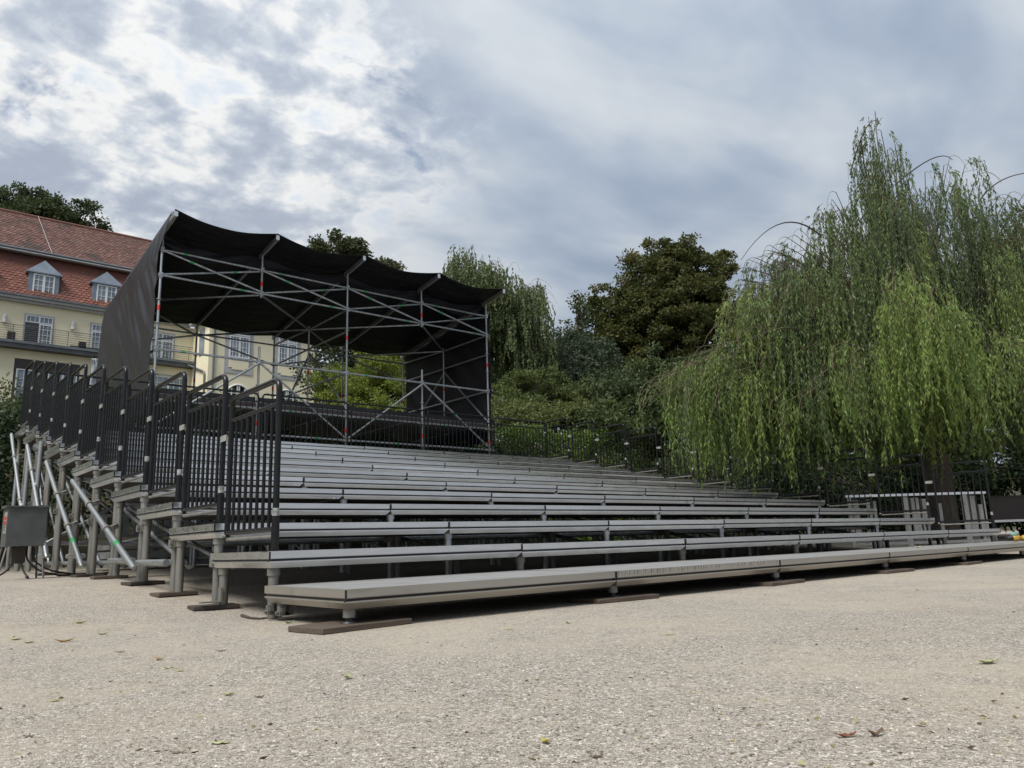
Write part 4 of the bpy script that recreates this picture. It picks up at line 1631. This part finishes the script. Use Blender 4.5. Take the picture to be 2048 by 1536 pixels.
broadleaf('dark_tree', 'dark green tree behind the yellow house corner', gbase(700, 52),
          [lob(690, 720, 52, 3.0, 2.6), lob(760, 690, 52, 3.4, 3.0), lob(840, 700, 50, 3.4, 3.2), lob(920, 720, 48, 3.2, 3.0)], 260, 130, .95, .26, .18, M['darkleaf'], 26, .3, None, .45, .6)
broadleaf('roadside_tree', 'loose-crowned tree rising behind the scaffold roof', gbase(680, 70),
          [lob(672, 497, 70, 2.3, 1.2), lob(640, 510, 70, 1.6, .9), lob(712, 505, 70, 1.4, 1.0), lob(700, 560, 70, 3.0, 2.2), lob(770, 545, 70, 1.8, 1.2)], 170, 90, .75, .28, .2, M['oak'], 27, .3, None, .5, .6)
broadleaf('hilltop_tree', 'dark spreading tree above the red roof ridge', gbase(90, 82),
          [lob(30, 400, 82, 3.0, 1.6), lob(90, 412, 82, 2.8, 1.5), lob(150, 430, 82, 2.6, 1.5), lob(185, 450, 82, 1.5, 1.1), lob(70, 450, 82, 5, 2.2), lob(-40, 410, 82, 3.2, 2.0)], 270, 80, .75, .30, .19, M['darkleaf'], 28, .35, None, .55, .6)
broadleaf('pale_bush', 'sandy-leaved bush at the foot of the birch', gbase(1010, 25), [lob(1000, 825, 25, 1.2, .45), lob(1060, 835, 24, 1.1, .4)], 60, 90, .35, .10, .06, M['olive'], 29, .05, None, .8, .5, cat='shrub')
# trees behind and beside the willow
broadleaf('shade_tree', 'dense dark tree standing in shade behind the willow trunk', gbase(1800, 23),
          [lob(1700, 900, 22, 2.4, 1.4), lob(1850, 900, 23, 2.6, 1.5), lob(2000, 900, 22, 2.4, 1.5), lob(1800, 760, 24, 3.2, 1.8), lob(1600, 840, 24, 2.4, 1.8), lob(1980, 760, 24, 3.0, 2.2)],
          300, 190, .55, .13, .08, M['darkleaf'], 30, .22, None, .5, .6)
broadleaf('shade_bush', 'shaded bush behind the stored timber by the far railings', gbase(1760, 20),
          [lob(1640, 1000, 20, 1.3, .9), lob(1740, 1000, 20.5, 1.5, 1.0), lob(1850, 1000, 21, 1.5, 1.0), lob(1960, 990, 20, 1.5, 1.0), lob(2060, 990, 20, 1.5, 1.1), lob(1540, 960, 20, 1.2, 1.1)],
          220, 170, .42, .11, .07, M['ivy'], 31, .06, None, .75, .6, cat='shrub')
broadleaf('edge_tree', 'leafy tree at the far edge of the willow', gbase(2120, 21), [lob(2080, 480, 21, 1.2, 1.2), lob(2130, 600, 21, 1.7, 1.7), lob(2060, 650, 20.5, 1.1, 1.4), lob(2080, 800, 20.5, 1.4, 1.3)],
          170, 190, .45, .10, .06, M['oak'], 32, .2, None, .55, .6)


def hedge(name, label, x0, x1, y0, y1, z1, mat, seed, n, leaf_l, leaf_w, z0=None, bumpy=.12):
    rng = np.random.default_rng(seed)
    zb = float(ground_z(0, y0)) if z0 is None else z0
    root = thing(name, ((x0 + x1) / 2, (y0 + y1) / 2, zb), label, 'hedge')
    # leaves gathered on the clipped faces and in a thick skin below them
    fa = np.array([(x1 - x0) * (z1 - zb), (x1 - x0) * (y1 - y0), (y1 - y0) * (z1 - zb), (y1 - y0) * (z1 - zb)])
    f = rng.choice(4, n, p=fa / fa.sum())
    u, v, w = rng.random(n), rng.random(n), rng.beta(1, 3.5, n) * .5
    X = x0 + u * (x1 - x0)
    Y = y0 + v * (y1 - y0)
    Z = zb + v * (z1 - zb)
    P = np.empty((n, 3))
    P[:] = np.stack([X, np.full(n, y0) + w, Z], -1)
    k = f == 1
    P[k] = np.stack([X, Y, z1 - w], -1)[k]
    k = f == 2
    P[k] = np.stack([x0 + w, y0 + u * (y1 - y0), Z], -1)[k]
    k = f == 3
    P[k] = np.stack([x1 - w, y0 + u * (y1 - y0), Z], -1)[k]
    q = np.sin(P[:, 0] * 2.3 + seed) * np.sin(P[:, 2] * 2.9) + .6 * np.sin(P[:, 0] * 5.1 + P[:, 1] * 4) + .4 * np.sin(P[:, 0] * 11 + P[:, 2] * 9)
    P[:, 1] -= q * bumpy * (f == 0)
    P[:, 2] += q * bumpy * (P[:, 2] > z1 - .35) + rng.normal(0, .03, n)
    nrm = np.array([(0, -1, .2), (0, 0, 1), (-1, 0, .2), (1, 0, .2)], float)[f]
    D = unit(nrm * .7 + rng.normal(size=(n, 3)) * .8)
    cl = np.sin(P[:, 0] * 3.1) * np.sin(P[:, 2] * 3.7 + 1) * .14
    leaves('foliage', P, D, leaf_l * rng.uniform(.7, 1.3, n), leaf_w * rng.uniform(.7, 1.2, n), .45 + cl + rng.normal(0, .2, n), mat, root, rng)['kind'] = 'stuff'
    m = MB()
    for x in np.arange(x0 + .3, x1, .55):
        y = (y0 + y1) / 2 + rng.normal(0, .08)
        m.tube(bez(np.array((x, y, zb - .1)), np.array((x + .1, y, (zb + z1) / 2)), np.array((x + rng.normal(0, .15), y, z1 - .3)), 5), np.linspace(.035, .012, 5), 5, False)
    m.build('stem', M['bark'], root)
    return root


hedge('laurel_hedge', 'bright green laurel hedge behind the upper far railings', 12.25, 18.6, 11.7, 12.9, 3.62, M['laurel'], 1, 26000, .10, .045)
hedge('laurel_hedge', 'leafy green hedge behind the raking tubes of the open end', -5.0, -.25, 11.6, 13.2, 3.45, M['laurel'], 2, 17000, .10, .05)
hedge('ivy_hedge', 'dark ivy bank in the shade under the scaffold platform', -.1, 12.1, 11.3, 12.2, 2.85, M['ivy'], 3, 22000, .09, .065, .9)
hedge('shade_hedge', 'dim green hedge along the far end of the stand', 14.2, 22.0, 7.6, 8.8, 2.5, M['darkleaf'], 4, 14000, .09, .045)
# rough bank of shrubs on the slope between stand and house
rs = np.random.default_rng(40)
for k, (x, y, lab) in enumerate([(1, 20, 'rounded shrub on the slope below the loggia windows'), (5.5, 22, 'rounded shrub on the slope below the low house window'),
                                 (10, 24, 'rounded shrub on the slope below the house downpipe'), (-4, 19, 'rounded shrub on the slope at the hedge end')]):
    z = float(ground_z(x, y))
    broadleaf('slope_shrub', lab, (x, y, z), [(x, y, z + .7, 1.6, 1.3, .8), (x + 1.6, y + .4, z + .6, 1.3, 1.1, .7)], 80, 110, .38, .11, .06, M['olive'] if k % 2 else M['darkleaf'], 50 + k, .06, None, .5, .6,
              'shrubs on the slope', cat='shrub')

# ------------------------------------------------------------------ small things around the stand
def board(cx, cy, lx, ly, th, ang, mat, label, name='sole_board', z=None):
    gz = float(ground_z(cx, cy)) if z is None else z
    m = MB().box((-lx / 2, -ly / 2, 0), (lx / 2, ly / 2, th))
    me = m.mesh(name)
    o = place(name, me, mat, None, (cx, cy, gz + .001), (0, 0, math.radians(ang)))
    bv = o.modifiers.new('bevel', 'BEVEL')
    bv.width = .004
    bv.segments = 2
    return tag(o, label, 'board', 'timber sole boards under the stand')


ORD = ['front corner leg of the lowest platform', 'first joint of the lowest platform', 'second joint of the lowest platform', 'third joint of the lowest platform', 'fourth joint of the lowest platform']
for i, t in enumerate(ORD):
    x = joint_x(i)
    y = level_y(0) + .09
    board(x + (.03, .06, -.02, .03, .0)[i], y + (.03, .04, .02, .0, .03)[i], .56, .30, .028, (8, -4, 3, -2, 4)[i], M['plank'], 'brown timber sole board under the ' + t)
NT = ['second', 'third', 'fourth', 'fifth', 'sixth', 'seventh', 'eighth']
for j, k in enumerate(range(2, 9)):
    board(.06 + .03 * math.sin(k * 2.1), level_y(k) + .03, .30, .20, .027, (-6, 4, 9, -3, 5, -8, 2)[j], M['plank_dark'] if j % 2 == 0 else M['plank'],
          'dark timber sole board under the open-end legs of the %s tier' % NT[j])

# electrical cabinet at the open end
yb = 5.0
a, b = on_y(18, 1012, yb), on_y(96, 1012, yb)
zb = on_y(50, 1092, yb)[2]
x0, x1, zt = a[0], b[0], a[2]
CAB = thing('electrical_cabinet', ((x0 + x1) / 2, yb + .15, .2), 'grey metal distribution cabinet with a warning sticker on thin legs', 'cabinet')
MB().box((x0, yb, zb), (x1, yb + .34, zt - .012)).build('cabinet_body', M['box'], CAB)
m = MB()
m.add([(x0 - .02, yb - .02, zt - .012), (x1 + .01, yb - .02, zt - .012), (x1 + .01, yb + .36, zt - .012), (x0 - .02, yb + .36, zt - .012),
       (x0 - .02, yb - .02, zt + .004), (x1 + .01, yb - .02, zt + .004), (x1 + .01, yb + .36, zt + .02), (x0 - .02, yb + .36, zt + .02)],
      [(0, 3, 2, 1), (4, 5, 6, 7), (0, 1, 5, 4), (1, 2, 6, 5), (2, 3, 7, 6), (3, 0, 4, 7)])
m.build('lid', M['box'], CAB)
st = MB().box((x0 - .004, yb + .03, zb + .13), (x0 - .001, yb + .21, zt - .06)).build('warning_sticker', M['sticker'], CAB)
for q in range(2):
    MB().box((x0 - .006, yb + .05, zt - .135 - q * .045), (x0 - .0045, yb + .19, zt - .105 - q * .045)).build('red_print', M['red'], st)
for q in range(3):
    MB().box((x0 - .006, yb + .06, zb + .165 + q * .026), (x0 - .0045, yb + .18, zb + .173 + q * .026)).build('grey_print', M['box'], st)
for xx, yy, ox, oy in ((x0 + .02, yb + .02, -.07, -.05), (x1 - .02, yb + .02, .03, -.05), (x0 + .02, yb + .32, -.06, .05), (x1 - .02, yb + .32, .03, .05)):
    MB().tube([(xx, yy, zb + .01), (xx + ox, yy + oy, .2)], .010, 6).build('leg', M['galv_dull'], CAB)
MB().box((x0 + .08, yb + .1, .36), (x0 + .20, yb + .2, zb)).build('conduit_box', M['plank_dark'], CAB)
for q, (dx, ex, ey) in enumerate(((.12, -.25, -.35), (.17, .05, -.25), (.22, .35, .1), (.27, .5, .3))):
    p0 = np.array((x0 + dx, yb + .15, zb))
    pts = rounded([p0, p0 + (0, 0, -.14), p0 + (ex * .35, ey * .3 - .03, -.26), np.array((p0[0] + ex, p0[1] + ey, .215)), np.array((p0[0] + ex * 2.0, p0[1] + ey + .5, .215))], .1, 5)
    o = MB().tube(pts, .009, 6).build('cable', M['cable'], None, pts[0])
    tag(o, ['black cable looping forward from below the grey cabinet', 'black cable dropping straight below the grey cabinet', 'black cable running back from the grey cabinet',
            'black cable trailing towards the stand from the grey cabinet'][q], 'cable')

# chequer plate on the ground
pc = on_ground(10, 1163)
PL = thing('chequer_plate', (pc[0], pc[1], pc[2]), 'bright aluminium chequer plate lying on the gravel below the cabinet', 'metal plate')
L0, W0p = .62, .55
MB().box((pc[0] - L0 * .8, pc[1] - W0p / 2, pc[2] + .002), (pc[0] + L0 * .42, pc[1] + W0p / 2, pc[2] + .010)).build('plate', M['alu'], PL)
m = MB()
for i in range(15):
    for j in range(11):
        c = np.array((pc[0] - L0 * .76 + i * .05, pc[1] - W0p / 2 + .03 + j * .05, pc[2] + .0115))
        s = 1 if (i + j) % 2 else -1
        m.obox(c, (.016, s * .010, 0), (-s * .003, .005, 0), (0, 0, .0022))
m.build('tread_pattern', M['alu'], PL)['kind'] = 'stuff'

# things stored under the stand, seen between the open-end legs
for q in range(3):
    o = MB().box((1.0, 8.0 + .02 * q, .24 + .13 * q), (3.0, 9.0 + .02 * q, .34 + .13 * q)).build('stored_deck', M['greypale'], None, (2, 8.5, .24 + .13 * q))
    tag(o, ['lowest grey deck panel of the pile stored under the tiers', 'middle grey deck panel of the pile stored under the tiers', 'topmost grey deck panel of the pile stored under the tiers'][q], 'deck panel', 'deck panels stored under the stand')
BAR = thing('slatted_barrier', (2.3, 9.15, .3), 'pale grey slatted barrier leaning behind the pile under the tiers', 'barrier')
for z in (.70, 1.02):
    MB().box((.9, 9.15, z), (3.9, 9.19, z + .05)).build('rail', M['greypale'], BAR)
for i in range(19):
    MB().box((.95 + i * .16, 9.155, .75), (1.04 + i * .16, 9.185, 1.02)).build('slat', M['greypale'], BAR)
for i in range(4):
    MB().box((1.0 + i * .9, 9.16, .25), (1.06 + i * .9, 9.18, .70)).build('post', M['greypale'], BAR)

# upright boards stored beyond the far end
WR = 15.0
ra, rb_ = at_w(1690, 993, WR), at_w(1970, 985, WR)
RK = thing('board_rack', ((ra[0] + rb_[0]) / 2, (ra[1] + rb_[1]) / 2, 0), 'upright grey boards stored under a pale metal bar beyond the far railings', 'rack')
dv = (rb_ - ra) / np.linalg.norm(rb_ - ra)
pv = np.array((dv[1], -dv[0], 0))
MB().bar(ra, rb_, .05, .045).build('top_bar', M['alu'], RK)
for px, wd, top, dp in ((1697, .07, 0, .0), (1713, .11, 8, .10), (1737, .06, 8, .07), (1752, .05, 14, .12), (1809, .10, 0, .02), (1832, .15, 6, .10), (1852, .10, 10, .16), (1887, .06, 30, .2), (1926, .11, 0, .0),
                        (1945, .13, 4, .09), (1958, .07, 40, .03), (1966, .05, 0, .04)):
    t = (px - 1690) / 280
    c = ra + (rb_ - ra) * t
    zt = c[2] - .03 - top / 1546 * WR * .5
    MB().obox((c[0] + pv[0] * -dp, c[1] + pv[1] * -dp, zt / 2 + .01), dv * wd / 2, pv * .02, (0, 0, zt / 2 - .01)).build('board', M['greywood'], RK)
for z in (.18, .3):
    MB().bar(ra * (1, 1, 0) + (.1, 0, z), rb_ * (1, 1, 0) + (0, 0, z), .06, .05).build('cross_rail', M['greywood'], RK)

# low dark platform at the far edge
WS = 17.2
SS = thing('side_platform', tuple(at_w(2040, 1085, WS) * (1, 1, 0)), 'low black-railed platform with a dark brown fascia at the far end', 'platform')
sa, sb = at_w(1983, 1018, WS), at_w(2260, 1008, WS)
sdv = (sb - sa) / np.linalg.norm(sb - sa)
snv = np.array((-sdv[1], sdv[0], 0))
MB().obox((sa + sb) / 2 + snv * .02, (sb - sa) / 2, snv * .02, (0, 0, .24)).build('fascia', M['brownpanel'], SS)
MB().obox((sa + sb) / 2 + snv * .5 + (0, 0, .26), (sb - sa) / 2, snv * .52, (0, 0, .02)).build('floor', M['plank_dark'], SS)
MB().bar(sa + (0, 0, -.27), sb + (0, 0, -.27), .05, .05).build('edge_bar', M['alu'], SS)
for t in (.0, .33, .66, 1.):
    p = sa + (sb - sa) * t
    MB().tube([(p[0], p[1], .0), (p[0], p[1], p[2] - .25)], .025, 8).build('leg', M['galv'], SS)
    MB().tube([(p[0], p[1], p[2] + .28), (p[0], p[1], p[2] + .98)], .02, 8).build('rail_post', M['black'], SS)
for h in (.98, .90):
    MB().tube([sa + (0, 0, h), sb + (0, 0, h)], .024 if h > .95 else .016, 8).build('rail', M['black'], SS)

# small yellow and teal tool left on the lowest platform
d = ray(2032, 1084)
q = CAM + d * (.205 - CAM[2]) / d[2]
TL = thing('hand_tool', (q[0], q[1], .20), 'small yellow and teal tool lying on the far end of the lowest platform', 'tool')
rx = np.array((RGT[0], RGT[1], 0))
rx /= np.linalg.norm(rx)
ry = np.array((-rx[1], rx[0], 0))


def egg(c, a, b, h, n=10, k=7):
    vs, fs = [], []
    for i in range(k + 1):
        t = -math.pi / 2 + math.pi * i / k
        for j in range(n):
            s = 2 * math.pi * j / n
            vs.append(np.array(c) + rx * a * math.cos(t) * math.cos(s) + ry * b * math.cos(t) * math.sin(s) + np.array((0, 0, h * math.sin(t))))
    for i in range(k):
        for j in range(n):
            fs.append((i * n + j, i * n + (j + 1) % n, (i + 1) * n + (j + 1) % n, (i + 1) * n + j))
    return MB().add(vs, fs, True)


egg(q + (0, 0, .055), .085, .05, .05).build('tool_body', M['yellow'], TL)
egg(q + rx * -.01 + (0, 0, .105), .06, .045, .035).build('tool_top', M['teal'], TL)
MB().tube([q + rx * -.12 + (0, 0, .05), q + rx * -.05 + (0, 0, .06)], [.03, .045], 10).build('tool_end', M['dark'], TL)
egg(q + rx * .13 + (0, 0, .05), .055, .045, .045).build('tool_pouch', M['yellow'], TL)

# ------------------------------------------------------------------ fallen leaves and bits on the gravel
def leaf_thing(px, py, L, W, ang, curl, col, label, name='fallen_leaf', cat='leaf', z=None):
    L, W = L * .8, W * .8
    if z is None:
        P = on_ground(px, py)
    else:
        d = ray(px, py)
        P = CAM + d * (z - CAM[2]) / d[2]
    n = 7
    vs = []
    for i in range(n):
        t = i / (n - 1)
        w = W / 2 * math.sin(math.pi * min(1, .06 + t * .93)) ** .75
        zc = curl * L * (t - .5) ** 2 * 2.2 + .003
        for s in (-1, 0, 1):
            vs.append((L * (t - .5), s * w, zc + abs(s) * w * .55 * (1 if curl > .2 else .3) + .0015 * math.sin(i * 2.3 + s)))
    m = MB()
    fs = []
    for i in range(n - 1):
        for s in range(2):
            fs.append((i * 3 + s, (i + 1) * 3 + s, (i + 1) * 3 + s + 1, i * 3 + s + 1))
    m.add(vs, fs, True)
    me = m.mesh(name)
    key = 'leafcol_%d' % (hash(col) % 100000)
    if key not in M:
        M[key] = simple('fallen_leaf_%d' % len(M), col, tuple(c * .65 for c in col), .55, 0., 40., .3, .7)
    o = place(name, me, M[key], None, P, (0, 0, math.radians(ang)))
    so = o.modifiers.new('thickness', 'SOLIDIFY')
    so.thickness = .0012
    return tag(o, label, cat, 'leaves fallen on the gravel' if cat == 'leaf' else None)


PG, YG, OR, BR, RB2, GR = (.46, .48, .26), (.45, .40, .10), (.42, .26, .08), (.13, .085, .055), (.23, .085, .045), (.20, .30, .10)
for a in [(440, 1488, .052, .020, -38, .10, PG, 'broad pale green leaf lying flat at the bottom of the picture'),
          (457, 1391, .040, .020, -30, .35, PG, 'crumpled pale green leaf next to a dark scrap'),
          (318, 1321, .050, .020, -50, .45, OR, 'curled orange leaf in front of the open end'),
          (338, 1338, .060, .012, -10, .30, PG, 'narrow silvery willow leaf just in front of the orange leaf'),
          (360, 1343, .040, .015, -60, .20, YG, 'yellow tip of a willow leaf touching the silvery one'),
          (696, 1358, .050, .022, 35, .50, PG, 'upturned pale leaf on gravel in front of the corner board'),
          (1090, 1487, .030, .018, 70, .50, YG, 'small yellow-green leaf standing on edge near the bottom'),
          (1693, 1475, .056, .014, -30, .25, RB2, 'rust-red dry leaf, larger of the two brown ones'),
          (1752, 1473, .045, .016, -20, .60, BR, 'grey-brown curled leaf beside the rust-red one'),
          (1018, 1260, .055, .016, -40, .15, YG, 'yellowish leaf in front of the first platform joint'),
          (1136, 1247, .050, .020, 20, .50, PG, 'pale leaf standing up near the first platform joint board'),
          (160, 1246, .095, .030, -35, .35, YG, 'long yellow leaf lying in front of the open-end legs'),
          (36, 1226, .085, .028, -40, .25, PG, 'pale leaf lying below the chequer plate'),
          (64, 1219, .070, .022, -20, .25, PG, 'thin pale leaf beside the one below the chequer plate'),
          (136, 1199, .11, .030, -10, .30, OR, 'orange leaf in front of the sixth tier legs'),
          (578, 1247, .085, .024, 10, .35, GR, 'fresh green leaf by the corner sole board'),
          (1975, 1328, .075, .035, -30, .30, PG, 'pale green leaf out on the open gravel'),
          (1340, 1270, .06, .02, -30, .2, PG, 'tiny bleached leaf between the second platform joint and the camera'),
          (110, 1403, .035, .014, -20, .2, YG, 'small olive leaf in the left foreground gravel'),
          (205, 1270, .06, .02, -20, .4, GR, 'small green leaf behind the orange leaf on the gravel')]:
    leaf_thing(*a)
leaf_thing(1836, 1096, .09, .05, -30, .5, (.62, .60, .35), 'cream coloured leaf lying on the lowest platform', z=.205)
leaf_thing(1887, 1092, .08, .04, 10, .3, (.55, .56, .45), 'pale scrap of leaf further along the lowest platform', z=.205)
for px, py, L, W, ang, col, lab in [(57, 1475, .030, .012, -35, BR, 'brown bark chip in the left foreground'), (355, 1507, .040, .010, -38, (.20, .16, .12), 'small round stick at the bottom of the picture'),
                                    (519, 1395, .032, .016, -20, BR, 'dark brown scrap right of the crumpled leaf'), (442, 1303, .055, .012, -35, (.02, .02, .022), 'black scrap on the gravel before the corner board'),
                                    (1193, 1516, .030, .012, -30, BR, 'brown bark chip at the bottom edge'), (240, 1305, .05, .016, -35, BR, 'dark leaf stalk behind the black scrap')]:
    leaf_thing(px, py, L, W, ang, .15, col, lab, 'bark_scrap', 'scrap')
pts = [on_ground(x, y) + (0, 0, .008) for x, y in ((484, 1234), (500, 1239), (520, 1240), (545, 1237), (565, 1236))]
o = MB().tube(pts, [.012, .008, .006, .005, .003], 6).build('twig', M['twig_dark'], None, pts[0])
tag(o, 'dark curved twig on the gravel beside the lowest platform corner', 'twig')


# ground cover on the hillside: one mass of low leaves
def undergrowth():
    rng = np.random.default_rng(61)
    n = 46000
    X = rng.uniform(-8, 52, n)
    Y = 12.9 + 40 * rng.random(n) ** 1.7
    hump = .5 + .5 * np.sin(X * .9 + 1.3 * np.sin(Y * .5)) * np.sin(Y * .8 + X * .25)
    hmax = .35 + 1.5 * hump ** 1.5 + .5 * (X > 12)
    Z = ground_z(X, Y) + hmax * rng.random(n) ** .6
    P = np.stack([X, Y, Z], -1)
    D = rng.normal(size=(n, 3)) + np.array((0, -.3, .1))
    o = leaves('undergrowth', P, D, .17 * rng.uniform(.6, 1.3, n), .085 * rng.uniform(.7, 1.2, n), .35 + .25 * hump + rng.normal(0, .18, n), M['darkleaf'], None, rng)
    o['kind'] = 'stuff'
    o['label'] = 'dark green undergrowth covering the hillside below the house'
    o['category'] = 'undergrowth'


undergrowth()
# neighbours of the willow along the yard, reflected in the far half of the tiers
for k, (x, y, h, lab) in enumerate([(26, -5, 8.5, 'tall yard tree beyond the willow side, nearest the platform end'), (31, 0, 9.5, 'tall yard tree beyond the willow side, furthest back'),
                                    (27, -13, 9, 'tall yard tree beyond the willow side, in the open corner')]):
    broadleaf('yard_tree', lab, (x, y, 0), [(x, y, h * .62, 3.6, 3.6, h * .34), (x + 1.5, y - 2, h * .45, 3.0, 3.0, h * .3), (x - 1, y + 2, h * .4, 3.0, 3.0, h * .3)], 190, 70, .8, .26, .18, M['darkleaf'], 90 + k, .3,
              None, .5, .6, 'yard trees')


# crumbs of leaf and bark over the yard
def litter():
    rng = np.random.default_rng(71)
    n = 420
    px, py = rng.uniform(-40, 2090, n), 1180 + 356 * rng.random(n)
    P = np.array([on_ground(a, b) for a, b in zip(px, py)])
    P = P[~((P[:, 1] > -1.0) & (P[:, 0] > -.1))]
    n = len(P)
    P[:, 2] += .002
    D = rng.normal(size=(n, 3)) * (1, 1, .12)
    o = leaves('leaf_litter', P, D, rng.uniform(.006, .022, n), rng.uniform(.003, .008, n), rng.random(n), leaf_mat('litter', [(.07, .05, .035), (.16, .11, .06), (.30, .24, .10), (.36, .36, .18)], .1, .6), None, rng)
    o['kind'] = 'stuff'
    o['label'] = 'crumbs of dry leaf and bark strewn over the gravel'
    o['category'] = 'leaf litter'


litter()
